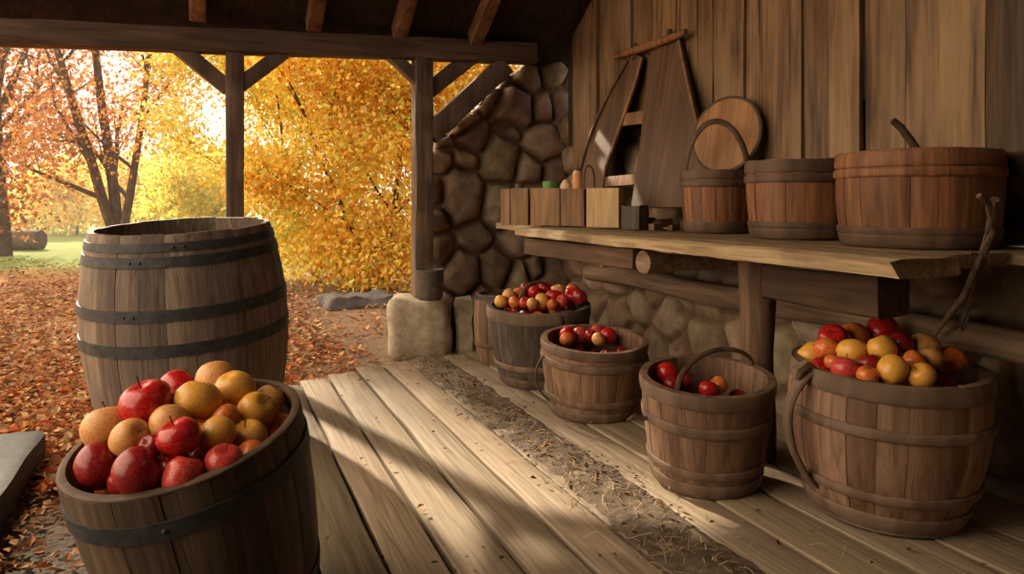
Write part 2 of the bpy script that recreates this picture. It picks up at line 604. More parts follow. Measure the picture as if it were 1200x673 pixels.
def stone_field(name, W, H, place, seeds, res, depth, mask=None, thick=0.3, mat='stone', squash=1.0):
    """a rubble wall: rounded field stones bulging out of mortar joints, one mesh; place(u,v,h) -> point"""
    nu, nv = int(W / res) + 1, int(H / res) + 1
    U, V = np.meshgrid(np.linspace(0, W, nu), np.linspace(0, H, nv))
    S = np.array(seeds)                      # u, v, weight
    wob = np.array([[noise.noise(Vector((u * 5, v * 5, 1))) for u in np.linspace(0, W, nu)] for v in np.linspace(0, H, nv)])
    D = np.sqrt((U[..., None] - S[:, 0]) ** 2 + ((V[..., None] - S[:, 1]) * squash) ** 2) - S[:, 2]
    D += 0.03 * wob[..., None]
    order = np.argsort(D, axis=-1)
    d1 = np.take_along_axis(D, order[..., :1], -1)[..., 0]
    d2 = np.take_along_axis(D, order[..., 1:2], -1)[..., 0]
    k = order[..., 0]
    e = np.clip((d2 - d1 - 0.024) / 0.20, 0, 1)
    bulge = np.sqrt(1 - (1 - e) ** 2.2)
    hs = np.random.default_rng(5).uniform(0.55, 1.1, len(S))
    tn = np.random.default_rng(6).uniform(0.6, 1.15, (len(S), 1)) * np.random.default_rng(8).uniform(0.9, 1.08, (len(S), 3)) 
    h = depth * bulge * hs[k]
    vs, tints = [], []
    for j in range(nv):
        for i in range(nu):
            n3 = noise.fractal(Vector((U[j, i] * 9, V[j, i] * 9, 2)), 1.0, 2.0, 3)
            vs.append(place(U[j, i], V[j, i], h[j, i] + 0.008 * n3))
            c = tn[k[j, i]]
            q = min(1.0, e[j, i] * 5)
            mort = (0.55, 0.5, 0.45)
            tints.append(tuple(mort[x] * (1 - q) + c[x] * q for x in range(3)))
    fs = []
    for j in range(nv - 1):
        for i in range(nu - 1):
            if mask and not mask(U[j, i], V[j, i]):
                continue
            fs.append((j * nu + i, j * nu + i + 1, (j + 1) * nu + i + 1, (j + 1) * nu + i))
    mb = MB()
    mb.add(vs, fs, tints)
    o = mb.build(name, M[mat], smooth=True, angle=180)
    s = o.modifiers.new('solid', 'SOLIDIFY')
    s.thickness = min(thick, 0.1)
    s.offset = -1
    return tag(o, kind='structure')


def jitter_seeds(W, H, cu, cv, jit, seed, r0=0.0, r1=0.06):
    r = random.Random(seed)
    out = []
    nv = int(H / cv) + 2
    for j in range(-1, nv):
        u = -cu + r.random() * cu
        while u < W + cu:
            w = cu * r.uniform(0.65, 1.4)
            out.append((u + w / 2, (j + 0.5) * cv + r.uniform(-jit, jit) * cv, r.uniform(r0, r1)))
            u += w
    return out


# far wall: stone from beside the opening to the corner, its top left cut along the brace
FW0 = 1.55
stone_field('wall_far', WALLX - FW0 + 0.05, 2.45, lambda u, v, h: (FW0 + u, 5.53 - h, v - 0.05),
            jitter_seeds(1.4, 2.5, 0.29, 0.26, 0.48, 3, -0.03, 0.09), 0.0135, 0.12,
            mask=lambda u, v: v < 1.5 + u * 0.95)
# right wall: stone below, boards above
stone_field('wall_right', 7.5, 1.9, lambda u, v, h: (WALLX + 0.02 - h, 5.58 - u, v - 0.05),
            jitter_seeds(7.5, 1.9, 0.30, 0.24, 0.48, 9, -0.03, 0.08), 0.02, 0.075)


def wall_boards():
    mb = MB()
    seams = [676, 690, 705, 724, 745, 768, 796, 822, 841, 877, 893, 945, 978, 1015, 1065, 1107, 1163, 1215, 1280, 1370, 1490, 1660]
    gaps = {945, 1065, 893, 822}
    rr = random.Random(4)
    for a, b in zip(seams[:-1], seams[1:]):
        ya, yb = on_x(a, 100, WALLX - 0.06).y, on_x(b, 100, WALLX - 0.06).y
        ga = 0.010 if a in gaps else 0.003
        gb = 0.010 if b in gaps else 0.003
        mid = (a + b) / 2
        zb = 1.15
        if 720 < mid < 775:
            zb = 1.66 + rr.uniform(-0.06, 0.06)
        if mid > 1163:
            zb = 1.22
        dx = rr.uniform(-0.018, 0.016)
        k = rr.uniform(0.62, 1.2)
        if mid > 1163:
            k *= 0.5
        mb.timber((WALLX - 0.075 + dx, (ya + yb) / 2, zb), (WALLX - 0.075 + dx, (ya + yb) / 2, 4.4), ya - yb - ga - gb, 0.03,
                  up=(1, 0, 0), seg=26, jit=0.006, tint=(k, k * rr.uniform(0.95, 1.02), k * rr.uniform(0.9, 1.02)))
    mb.timber((WALLX - 0.04, 5.3, 3.0), (WALLX - 0.04, -2.0, 3.0), 0.06, 2.9, seg=4, jit=0, tint=(0.12, 0.12, 0.12))
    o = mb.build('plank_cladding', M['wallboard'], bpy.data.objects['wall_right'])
    tag(o, 'vertical brown board cladding above the stones')


wall_boards()


def shell():
    # roof: boards sloping up towards the viewer from the eave over the opening
    m_ = 0.6
    ez = 2.37
    mb = MB()
    x = -1.9
    rr = random.Random(3)
    y_ = 5.50
    while y_ > -2.4:
        w = rr.uniform(0.2, 0.3)
        za = ez + (FARY - y_) * m_
        zb = ez + (FARY - y_ + w) * m_
        k = rr.uniform(0.6, 1.3)
        off = rr.uniform(0, 0.012)
        p = [(x, y_, za + off), (WALLX + 0.3, y_, za + off), (WALLX + 0.3, y_ - w + 0.003, zb + off), (x, y_ - w + 0.003, zb + off)]
        mb.prism(p, (0, 0, 0.05), (k, k, k))
        y_ -= w
    tag(mb.build('ceiling', M['roof'], smooth=False), kind='structure')
    # near wall behind the viewer; the left side stays open beyond the added wall
    mb = MB()
    for i in range(24):
        k = rr.uniform(0.6, 1.1)
        mb.box((-2.2 + i * 0.21, -2.1, -0.05), (-2.0 + i * 0.21, -2.04, 6.6), (k, k, k))
    tag(mb.build('wall_near', M['darkwood'], smooth=False), kind='structure')
    mb = MB()  # unseen short wall, added to keep left light off the near side
    for i in range(13):
        k = rr.uniform(0.6, 1.1)
        mb.box((-1.62, -2.03 + i * 0.21, -0.05), (-1.57, -1.83 + i * 0.21, 2.33 + (FARY - (-1.83 + i * 0.21)) * m_), (k, k, k))
    tag(mb.build('added_wall_left', M['darkwood'], smooth=False), kind='structure')

    # rafters seen above the tie beam
    for px, lab in ((232, 'brown roof rafter above the left post of the opening, leftmost of four'),
                    (369, 'brown roof rafter above the middle of the opening, second of four from the left'),
                    (471, 'brown roof rafter just left of the right post, third of four from the left'),
                    (561, 'brown roof rafter nearest the stone corner, rightmost of four')):
        p = on_y(px, 44, FARY - 0.12)
        X = p.x
        mb = MB()
        b0 = Vector((X, 5.22, ez - 0.06 + 0.03 * m_))
        b1 = Vector((X, -2.0, ez - 0.06 + 7.25 * m_))
        mb.timber(b0, b1, 0.10, 0.115, seg=24, jit=0.006)
        c = (b0 + b1) / 2
        tag(mb.build('rafter', M['rafter'], origin=tuple(c)), lab, 'rafter', 'rafters under the roof')


shell()


def frame():
    # tie beam over the opening
    a = on_y(-190, 31, FARY)
    b = on_y(612, 62, FARY)
    b.x = max(b.x, 2.35)
    mb = MB()
    mb.timber(a, b, 0.14, 0.155, seg=40, jit=0.008)
    tag(mb.build('tie_beam', M['beam'], origin=tuple((a + b) / 2)), 'long dark brown tie beam spanning the top of the open side', 'beam')
    za = lambda X: a.z + (b.z - a.z) * (X - a.x) / (b.x - a.x) - 0.08
    # left post
    pl = on_y(275, 300, FARY)
    mb = MB()
    mb.timber((pl.x, FARY, -0.08), (pl.x, FARY, za(pl.x)), 0.115, 0.115, up=(0, 1, 0), seg=24, jit=0.005)
    tag(mb.build('timber_post', M['post'], origin=(pl.x, FARY, 0)), 'squared grey-brown timber post rising behind the big empty barrel', 'post')
    pr = on_y(495, 300, FARY)
    mb = MB()
    mb.timber((pr.x, FARY, 0.395), (pr.x, FARY, za(pr.x)), 0.135, 0.135, up=(0, 1, 0), seg=24, jit=0.006)
    tag(mb.build('timber_post', M['post'], origin=(pr.x, FARY, 0.395)), 'squared timber post standing on the pale stone block beside the stone wall', 'post')

    def brace(q0, q1, w, lab, y=FARY):
        p, q = on_y(*q0, y), on_y(*q1, y)
        mb = MB()
        mb.timber(p, q, w, 0.09, up=(0, 1, 0), seg=12, jit=0.005)
        tag(mb.build('brace', M['post'], origin=tuple((p + q) / 2)), lab, 'brace', 'diagonal braces of the timber frame')

    brace((268, 104), (206, 52), 0.10, 'diagonal brace on the left side of the post behind the big barrel')
    brace((281, 100), (334, 60), 0.095, 'diagonal brace on the right side of the post behind the big barrel')
    brace((493, 98), (458, 64), 0.085, 'short diagonal brace left of the post by the stone wall')
    brace((500, 108), (553, 66), 0.12, 'upper of two wide braces between right post and stone wall', FARY + 0.02)
    brace((503, 158), (592, 76), 0.155, 'lower and thicker of two braces between right post and stone wall', FARY - 0.02)


frame()


# ---------------------------------------------------------------- barrels
def staves(root, mat, H, rad, n, thick, zs=None, lo=0.75, hi=1.15, top_jit=0.002, dents=None):
    mb = MB()
    K = 18
    for s in range(n):
        a0 = 2 * math.pi * (s + 0.0) / n
        a1 = 2 * math.pi * (s + 1.0) / n
        wj = random.uniform(-0.12, 0.12) / n
        t = grey(lo, hi)
        dr = random.uniform(-0.002, 0.0015)
        th = H + random.uniform(-top_jit, top_jit)
        seg = 3
        vs, fs = [], []
        for k in range(K + 1):
            z = th * k / K
            r = rad(z / H) + dr
            g = 0.0008 / r
            for (rr_, rev) in ((r, False), (r - thick, True)):
                for j in range(seg + 1):
                    jj = seg - j if rev else j
                    a = (a0 + g) + (a1 - a0 - 2 * g) * jj / seg
                    q = rr_ - (0.003 if jj in (0, seg) and not rev else 0)
                    vs.append((q * math.cos(a), q * math.sin(a), z))
        m = 2 * (seg + 1)
        for k in range(K):
            for j in range(m):
                a, b = k * m + j, k * m + (j + 1) % m
                fs.append((a, b, b + m, a + m))
        for k in (0, K):
            o = k * m
            for j in range(seg):
                q = (o + j, o + j + 1, o + m - 2 - j, o + m - 1 - j)
                fs.append(q if k else tuple(reversed(q)))
        mb.add(vs, fs, t)
    return mb.build('staves', mat, root, angle=50)


def hoop(root, mat, rad, H, z, h, thick, rivet=None, round_=False, name='hoop', tilt_=0.0, tint=(1, 1, 1)):
    r0, r1, rm = rad((z - h / 2) / H), rad((z + h / 2) / H), rad(z / H)
    mb = MB()
    if round_:
        prof = [(rm - 0.003, z - h / 2)]
        for i in range(7):
            a = -math.pi / 2 + math.pi * i / 6
            zz = z + math.sin(a) * h / 2
            prof.append((rad(zz / H) + 0.001 + thick * max(0.15, math.cos(a)) ** 0.6, zz))
        prof.append((rm - 0.003, z + h / 2))
    else:
        prof = [(r0 - 0.004, z - h / 2), (r0 + thick, z - h / 2), (rm + thick, z), (r1 + thick, z + h / 2), (r1 - 0.004, z + h / 2)]
    mb.ring(prof, 72, tint)
    o = mb.build(name, mat, root, angle=35)
    if rivet:
        for az in rivet:
            rb = MB()
            rb.lathe([(0, 0), (0.007, 0.0), (0.006, 0.003), (0.003, 0.005), (0, 0.0055)], 10)
            r_ = rb.build('rivet', M['iron'], o)
            c = Vector((math.cos(az), math.sin(az), 0))
            r_.location = c * (rm + thick - 0.0005) + Vector((0, 0, z))
            r_.rotation_mode = 'QUATERNION'
            r_.rotation_quaternion = c.to_track_quat('Z', 'Y')
    return o


def disc(root, mat, r, z, th=0.018, name='bottom'):
    mb = MB()
    n = 5
    for i in range(n):          # boards across
        x0, x1 = -r + 2 * r * i / n + 0.001, -r + 2 * r * (i + 1) / n - 0.001
        pts = []
        N_ = 8
        for k in range(N_ + 1):
            x = x0 + (x1 - x0) * k / N_
            pts.append((x, -math.sqrt(max(0, r * r - x * x)), z - th))
        for k in range(N_, -1, -1):
            x = x0 + (x1 - x0) * k / N_
            y = math.sqrt(max(0, r * r - x * x))
            pts.append((x, y + 1e-4, z - th))
        k = random.uniform(0.6, 1.0)
        mb.prism(pts, (0, 0, th), (k, k, k))
    return mb.build(name, mat, root, smooth=False)


def quad3(r0, rm, r1, zm=0.5):
    def f(k):
        # Lagrange through (0,r0) (zm,rm) (1,r1)
        return (r0 * (k - zm) * (k - 1) / (zm) + rm * k * (k - 1) / (zm * (zm - 1)) + r1 * k * (k - zm) / (1 - zm))
    return f


CAMAZ = math.atan2(-CF.y, -CF.x)     # azimuth that faces the viewer

# big empty wine barrel
p = at(213, 505, 3.476)
BIG = thing('wine_barrel', (p.x + 0.06, p.y - 0.03, 0.035), 'largest barrel, empty grey-brown oak with black iron hoops, in front of the post', 'barrel', tilt(4.6, 1.6, 12))
BH = 0.955
rb = quad3(0.372, 0.449, 0.388, 0.47)
staves(BIG, M['oldoak'], BH, rb, 26, 0.024, lo=0.6, hi=1.15, top_jit=0.003)
hoop(BIG, M['iron'], rb, BH, 0.905, 0.034, 0.004, rivet=[CAMAZ + 0.12, CAMAZ + 0.22])
hoop(BIG, M['iron'], rb, BH, 0.845, 0.042, 0.004, rivet=[CAMAZ - 0.3, CAMAZ - 0.2])
hoop(BIG, M['iron'], rb, BH, 0.625, 0.048, 0.004, rivet=[CAMAZ - 0.35, CAMAZ - 0.26])
hoop(BIG, M['iron'], rb, BH, 0.478, 0.050, 0.004)
hoop(BIG, M['iron'], rb, BH, 0.06, 0.042, 0.004)
disc(BIG, M['oldoak'], 0.36, 0.06)

# near barrel heaped with apples
p = at(213, 515, 1.84)
FRONT = thing('apple_barrel', (p.x + 0.110, p.y + 0.04, 0.045), 'dark half barrel nearest the viewer, heaped with red and golden apples, one iron hoop', 'barrel', tilt(12.0, 8.0, 5))
FH = 0.49
rf = quad3(0.235, 0.276, 0.283, 0.55)
staves(FRONT, M['brownoak'], FH, rf, 17, 0.018, lo=0.5, hi=1.0, top_jit=0.001)
hoop(FRONT, M['iron'], rf, FH, 0.408, 0.042, 0.004, rivet=[CAMAZ + 0.1])
hoop(FRONT, M['iron'], rf, FH, 0.06, 0.036, 0.004)
hoop(FRONT, M['hoopdark'], quad3(0.265, 0.265, 0.265), FH, FH + 0.002, 0.012, 0.016, round_=True, name='rim')
disc(FRONT, M['darkwood'], 0.24, 0.30)

# big right barrel
p = at(1034, 600, 2.6)
RIGHT = thing('apple_barrel', (p.x, p.y, 0.02), 'large brown barrel under the bench at right, heaped with yellow, orange and red apples', 'barrel', tilt(2.2, -0.8, 3))
RH = 0.505
rr_ = quad3(0.245, 0.325, 0.314, 0.6)
staves(RIGHT, M['paleoak'], RH, rr_, 22, 0.028, lo=0.55, hi=1.1)
hoop(RIGHT, M['hoopwood'], rr_, RH, RH - 0.028, 0.062, 0.009, round_=True, name='rim_band')
hoop(RIGHT, M['hoopwood'], rr_, RH, 0.345, 0.036, 0.010, round_=True)
hoop(RIGHT, M['hoopwood'], rr_, RH, 0.125, 0.036, 0.010, round_=True)
hoop(RIGHT, M['hoopwood'], rr_, RH, 0.032, 0.062, 0.010, round_=True, name='base_band')
disc(RIGHT, M['darkwood'], 0.28, 0.33)
# curved side handle on its left
side = CAMAZ - math.radians(78)
sv = Vector((math.cos(side), math.sin(side), 0))
mb = MB()
path = []
for i in range(21):
    k = i / 20
    z = 0.49 - 0.40 * k
    out = 0.075 * math.sin(math.pi * k) ** 0.75
    path.append(sv * (rr_(z / RH) + 0.004 + out) + Vector((0, 0, z + 0.03 * math.sin(math.pi * k))))
mb.tube(path, [0.026 - 0.009 * k / 20 for k in range(21)], 10, flat=0.6, jit=0.1)
mb.build('handle', M['hoopwood'], RIGHT)
mb = MB()
mb.tube([sv * (rr_(0.93) + d) + Vector((0, 0, z)) for d, z in ((-0.02, 0.50), (0.02, 0.515), (0.05, 0.495), (0.055, 0.47))], [0.012, 0.022, 0.024, 0.012], 8, jit=0.25)
mb.build('handle_peg', M['hoopwood'], RIGHT)

# bucket with the bent bail (third from the back)
p = at(826, 562, 2.87)
BC = thing('apple_bucket', (p.x, p.y, 0.02), 'wooden bucket with bent wood handle beside the right barrel, few apples inside', 'bucket', tilt(5.5, 0.5, 0))
CH = 0.405
rc = quad3(0.205, 0.236, 0.254, 0.5)
staves(BC, M['paleoak'], CH, rc, 17, 0.026, lo=0.55, hi=1.0)
hoop(BC, M['hoopwood'], rc, CH, CH - 0.028, 0.055, 0.006, round_=True, name='rim_band')
hoop(BC, M['hoopwood'], rc, CH, 0.262, 0.040, 0.007, round_=True)
hoop(BC, M['hoopwood'], rc, CH, 0.092, 0.034, 0.007, round_=True)
hoop(BC, M['hoopwood'], rc, CH, 0.03, 0.05, 0.007, round_=True, name='base_band')
disc(BC, M['darkwood'], 0.2, 0.22)
mb = MB()
path = []
for i in range(25):
    k = math.pi * i / 24
    x = -0.225 * math.cos(k)
    # falls to the rear inside of the rim
    v = Vector((CR.x * (0.045 + x * 0.78), CR.y * (0.045 + x * 0.78), 0)) + CF * (0.02 + 0.06 * math.sin(k)) + CF * (-0.10 + 0.2 * i / 24)
    path.append(v + Vector((0, 0, 0.325 + 0.115 * math.sin(k) + 0.07 * i / 24)))
mb.tube(path, 0.011, 8, flat=0.7)
mb.build('bail_handle', M['hoopdark'], BC)
mb = MB()
q = -CR * 0.245 - CF * 0.06
mb.tube([q + Vector((0, 0, 0.255)) + d for d in (CR * 0.03, -CR * 0.02, -CR * 0.05 + Vector((0, 0, 0.01)), -CR * 0.075 + Vector((0, 0, -0.008)))], [0.008, 0.009, 0.007, 0.004], 7, jit=0.3)
mb.tube([q + Vector((0, 0, 0.26)) + d for d in (-CR * 0.03, -CR * 0.045 - CF * 0.02 + Vector((0, 0, 0.02)), -CR * 0.06 - CF * 0.03 + Vector((0, 0, 0.018)))], [0.006, 0.005, 0.003], 6, jit=0.3)
mb.build('twig_peg', M['twig'], BC)

# bucket with the hanging wire bail
p = at(694, 484, 3.80)
BB = thing('apple_bucket', (p.x, p.y, 0.02), 'wooden bucket with thin loop handles at its sides, few red apples inside', 'bucket', tilt(5.5, -1.0, 8))
EH = 0.372
re_ = quad3(0.222, 0.262, 0.272, 0.55)
staves(BB, M['paleoak'], EH, re_, 18, 0.026, lo=0.6, hi=1.05)
hoop(BB, M['hoopwood'], re_, EH, EH - 0.022, 0.045, 0.006, round_=True, name='rim_band', tint=(0.85, 0.85, 0.85))
hoop(BB, M['hoopwood'], re_, EH, 0.285, 0.040, 0.008, round_=True)
hoop(BB, M['hoopwood'], re_, EH, 0.095, 0.036, 0.008, round_=True)
hoop(BB, M['hoopwood'], re_, EH, 0.028, 0.048, 0.007, round_=True, name='base_band')
disc(BB, M['darkwood'], 0.22, 0.20)
for s, cut in ((-1, 20), (1, 20)):
    mb = MB()
    path = []
    for i in range(cut + 1):
        k = i / cut
        z = 0.30 - 0.235 * k
        path.append(CR * s * (re_(z / EH) + 0.002 + 0.052 * math.sin(math.pi * k) ** 0.8) + Vector((0, 0, z)) - CF * (0.05 * (1 if s < 0 else -1)))
    mb.tube(path, 0.006, 8)
    mb.build('loop_handle', M['hoopdark'] if s < 0 else M['iron'], BB)

# dark barrel full of apples further back
p = at(632, 446, 4.45)
BA = thing('apple_barrel', (p.x, p.y, 0.015), 'dark grey barrel full of small apples by the stone wall, pale hoops and arched handle', 'barrel', tilt(3.5, 0.8, 2))
AH = 0.462
ra = quad3(0.232, 0.292, 0.312, 0.5)
staves(BA, M['greyoak'], AH, ra, 19, 0.026, lo=0.7, hi=1.15)
hoop(BA, M['hoopwood'], ra, AH, AH - 0.035, 0.07, 0.006, round_=True, name='rim_band', tint=(1.1, 1.1, 1.05))
hoop(BA, M['hoopwood'], ra, AH, 0.125, 0.036, 0.006, round_=True, tint=(1.15, 1.15, 1.1))
hoop(BA, M['hoopwood'], ra, AH, 0.03, 0.05, 0.006, round_=True, name='base_band', tint=(0.8, 0.8, 0.8))
disc(BA, M['darkwood'], 0.26, 0.33)
mb = MB()
path = []
for i in range(21):
    k = math.pi * i / 20
    path.append(CR * (-0.125 * math.cos(k) - 0.01) + CF * (0.03 - 0.05 * math.cos(k)) + Vector((0, 0, 0.40 + 0.19 * math.sin(k))))
mb.tube(path, 0.010, 8, flat=0.8)
mb.build('bail_handle', M['hoopdark'], BA)
mb = MB()
q = Vector((ra(0.9) * math.cos(CAMAZ + 0.35), ra(0.9) * math.sin(CAMAZ + 0.35), 0))
mb.tube([q + Vector((0, 0, z)) + q.normalized() * d for z, d in ((0.45, 0.004), (0.42, 0.012), (0.38, 0.014), (0.34, 0.01))], 0.006, 7)
mb.build('handle_strap', M['iron'], BA)

# plain cask in the corner behind it
p = at(590, 418, 5.0)
CK = thing('cask', (p.x, p.y, 0.0), 'plain brown cask half hidden in the corner behind the dark grey barrel', 'barrel', tilt(0, 0, 0))
KH = 0.47
rk = quad3(0.175, 0.205, 0.195, 0.5)
staves(CK, M['paleoak'], KH, rk, 15, 0.02, lo=0.5, hi=0.8)
hoop(CK, M['iron'], rk, KH, KH - 0.02, 0.03, 0.003)
hoop(CK, M['hoopdark'], rk, KH, 0.13, 0.03, 0.005, round_=True)
disc(CK, M['darkwood'], 0.18, KH - 0.02, name='head')


# ---------------------------------------------------------------- bench along the right wall
ZB = 0.94
BX0 = 1.73
bf = on_z(622, 266, ZB)
BEN = thing('workbench', (2.2, 2.6, 0), 'rough pale plank bench along the right wall carrying the wooden tubs', 'bench')


def benchpart(name, mat, fn, **kw):
    mb = MB()
    fn(mb)
    o = mb.build(name, mat, None, **kw)
    o.data.transform(Matrix.Translation((-2.2, -2.6, 0)))
    o.parent = BEN
    return o


def ragged_board(mb, x0, x1, y0, y1, z0, z1, jit, tint, seed):
    nseg = 60
    prof = [(0, 0.1), (0, 0.85), (0.06, 1), (0.3, 1), (0.6, 1), (0.95, 1), (1, 0.9), (1, 0.1), (0.9, 0), (0.1, 0)]
    m = len(prof)
    vs, fs = [], []
    for k in range(nseg + 1):
        y = y0 + (y1 - y0) * k / nseg
        for j, (a, b) in enumerate(prof):
            n1 = noise.fractal(Vector((seed + a * 2, y * 6, b)), 1.0, 2.0, 4)
            n2 = noise.fractal(Vector((seed + a * 5, y * 8, b + 7)), 1.0, 2.0, 3)
            dx = jit * n1 * (1 if a < 0.2 else 0.3)
            dy = 0.03 * noise.noise(Vector((seed, a * 9, b * 5))) if k in (0, nseg) else 0
            vs.append((x0 + (x1 - x0) * a + dx, y + dy, z0 + (z1 - z0) * b + 0.35 * jit * n2))
    for k in range(nseg):
        for j in range(m):
            a, b = k * m + j, k * m + (j + 1) % m
            fs.append((a, b, b + m, a + m))
    fs.append(tuple(reversed(range(m))))
    fs.append(tuple(nseg * m + j for j in range(m)))
    mb.add(vs, fs, tint)


near_y = on_z(1100, 302, ZB).y
benchpart('top_board', M['bench'], lambda mb: ragged_board(mb, BX0, BX0 + 0.27, bf.y, near_y, ZB - 0.055, ZB, 0.016, (1, 1, 1), 1.3), angle=60)
benchpart('top_board', M['bench'], lambda mb: ragged_board(mb, BX0 + 0.275, BX0 + 0.60, bf.y + 0.18, 1.52, ZB - 0.045, ZB - 0.002, 0.006, (0.72, 0.7, 0.66), 5.3), angle=60)
benchpart('top_board', M['bench'], lambda mb: ragged_board(mb, BX0 + 0.605, WALLX - 0.09, bf.y + 0.19, 1.46, ZB - 0.045, ZB - 0.003, 0.005, (0.6, 0.57, 0.52), 8.3), angle=60)
benchpart('bearer', M['darkwood'], lambda mb: mb.timber((1.82, bf.y - 0.05, ZB - 0.115), (1.88, 2.95, ZB - 0.115), 0.10, 0.10, seg=12, jit=0.008, tint=(1.9, 1.8, 1.7)))
benchpart('bearer', M['darkwood'], lambda mb: mb.timber((2.06, 2.26, ZB - 0.155), (2.06, 1.72, ZB - 0.15), 0.14, 0.14, seg=12, jit=0.01, tint=(1.2, 1.15, 1.1)))
for yy, z in ((3.25, ZB - 0.12), (2.86, ZB - 0.12)):
    benchpart('cross_log', M['log'], lambda mb: mb.tube([(1.83 + 0.8 * k / 5, yy + 0.02 * math.sin(k), z) for k in range(6)], 0.055, 12, jit=0.15))
pp = on_x(887, 330, 2.16)
benchpart('log_leg', M['logz'], lambda mb: mb.tube([(2.16 + 0.008 * math.sin(k * 1.3), pp.y + 0.006 * math.cos(k), (ZB - 0.05) * k / 8) for k in range(9)],
                                                   [0.082, 0.077, 0.074, 0.073, 0.073, 0.072, 0.074, 0.075, 0.077], 16, jit=0.08))

# log rail fixed to the stones under the bench
a, b = on_x(692, 318, 2.56), on_x(1290, 424, 2.56)
mb = MB()
mb.tube([a.lerp(b, k / 14) + Vector((0.012 * math.sin(k * 0.9), 0, 0.01 * math.sin(k * 0.7))) for k in range(15)], [0.066 - 0.008 * k / 14 for k in range(15)], 14, jit=0.12)
tag(mb.build('log_rail', M['log'], origin=tuple((a + b) / 2)), 'long round log rail running along the stone wall under the bench', 'rail')

# low ledge on the stones at the far end with a crate
ly0, ly1 = 3.95, 5.28
mb = MB()
mb.timber((2.34, 5.20, ZB - 0.025), (2.34, bf.y + 0.22, ZB - 0.025), 0.66, 0.05, seg=18, jit=0.008)
tag(mb.build('wall_shelf', M['bench'], origin=(2.34, 4.6, ZB - 0.025)), 'narrow plank ledge on the stone wall beyond the end of the bench', 'shelf')


# ---------------------------------------------------------------- tubs on the bench
def tub(px, tx, H, r0, rm, r1, label, hoops, mat='redoak', n=16, tint=(1, 1, 1)):
    d = ray(px, 236)
    t = tx / d.x
    q = EYE + d * t
    o = thing('wooden_tub', (q.x, q.y, ZB + 0.002), label, 'tub', tilt(0, 0, random.uniform(0, 20)))
    f = quad3(r0, rm, r1, 0.5)
    staves(o, M[mat], H, f, n, 0.02, lo=0.6, hi=1.1)
    for z, h, th, nm, mt in hoops:
        hoop(o, M[mt], f, H, z, h, th, round_=True, name=nm)
    disc(o, M['darkwood'], r0 - 0.012, 0.05)
    return o, t, f


def hang(o, f, H, top, mat, w=0.012, lean=0.0, half=0.92, axis=None):
    mb = MB()
    ax = axis or CR
    fw = Vector((-ax.y, ax.x, 0))
    path = []
    for i in range(25):
        k = math.pi * i / 24
        path.append(ax * (-half * f(0.85) * math.cos(k)) + fw * (lean * math.sin(k)) + Vector((0, 0, H * 0.82 + top * math.sin(k))))
    mb.tube(path, w, 8, flat=0.5)
    return mb.build('bail_handle', M[mat], o)


T1, t1, f1 = tub(840, 2.41, 0.315, 0.158, 0.176, 0.180, 'smallest reddish tub on the bench with arched handle, round lid behind it',
                 [(0.292, 0.045, 0.005, 'rim_band', 'hoopdark'), (0.248, 0.034, 0.006, 'hoop', 'hoopdark'), (0.03, 0.055, 0.006, 'base_band', 'hoopdark')])
hang(T1, f1, 0.315, 0.31, 'hoopdark', 0.016, -0.04, 0.9, Vector((0.62, -0.785, 0)))
T2, t2, f2 = tub(937, 2.39, 0.335, 0.203, 0.224, 0.226, 'mid-sized reddish tub in the middle of the three on the bench',
                 [(0.305, 0.055, 0.005, 'rim_band', 'hoopdark'), (0.255, 0.034, 0.007, 'hoop', 'hoopdark'), (0.055, 0.03, 0.006, 'hoop', 'hoopdark'), (0.025, 0.045, 0.006, 'base_band', 'hoopdark')], n=18)
T3, t3, f3 = tub(1074, 2.36, 0.335, 0.247, 0.270, 0.262, 'largest reddish tub on the bench with a short stick handle showing over its rim',
                 [(0.305, 0.055, 0.006, 'rim_band', 'redoak'), (0.258, 0.032, 0.007, 'hoop', 'redoak'), (0.055, 0.03, 0.006, 'hoop', 'hoopdark'), (0.025, 0.045, 0.006, 'base_band', 'hoopdark')], n=20)
mb = MB()
c3 = Vector(T3.location)
s0, s1 = at(1078, 182, t3 + 0.02), at(1046, 141, t3 + 0.02)
pth = [s0 + (s0 - s1) * 1.2, s0.lerp(s1, 0.0), s0.lerp(s1, 0.35) + Vector((0, 0, 0.01)), s0.lerp(s1, 0.7) + Vector((0, 0, 0.012)), s1]
mb.tube([q - c3 for q in pth], [0.014, 0.016, 0.015, 0.014, 0.012], 10, jit=0.1)
o = mb.build('scoop', M['hoopdark'])
o.location = c3
tag(o, 'dark wooden stick end leaning out of the largest tub on the bench', 'stick')

# round lid leaning on the wall behind the smallest tub
lp = on_x(851, 158, 2.525)
mb = MB()
R_ = 0.195
nb = 5
for i in range(nb):
    x0, x1 = -R_ + 2 * R_ * i / nb + 0.0006, -R_ + 2 * R_ * (i + 1) / nb - 0.0006
    pts = [(x0 + (x1 - x0) * k / 8, -0.008, -math.sqrt(max(0, R_ ** 2 - (x0 + (x1 - x0) * k / 8) ** 2)) * 1.06) for k in range(9)]
    pts += [(x0 + (x1 - x0) * k / 8, -0.008, math.sqrt(max(0, R_ ** 2 - (x0 + (x1 - x0) * k / 8) ** 2)) * 1.06 + 1e-4) for k in range(8, -1, -1)]
    k_ = random.uniform(0.85, 1.05)
    mb.prism(pts, (0, 0.016, 0), (k_, k_, k_))
LID = thing('round_lid', tuple(lp), 'round pale brown wooden lid leaning on the wall behind the smallest tub', 'lid')
lo_ = mb.build('lid_boards', M['lid'], LID, smooth=False)
mb = MB()
pr_ = [(math.cos(2 * math.pi * i / 48) * R_, 0, math.sin(2 * math.pi * i / 48) * R_ * 1.06) for i in range(49)]
mb.tube(pr_, 0.011, 8, up=(0, 1, 0))
mb.build('lid_rim', M['hoopdark'], LID)
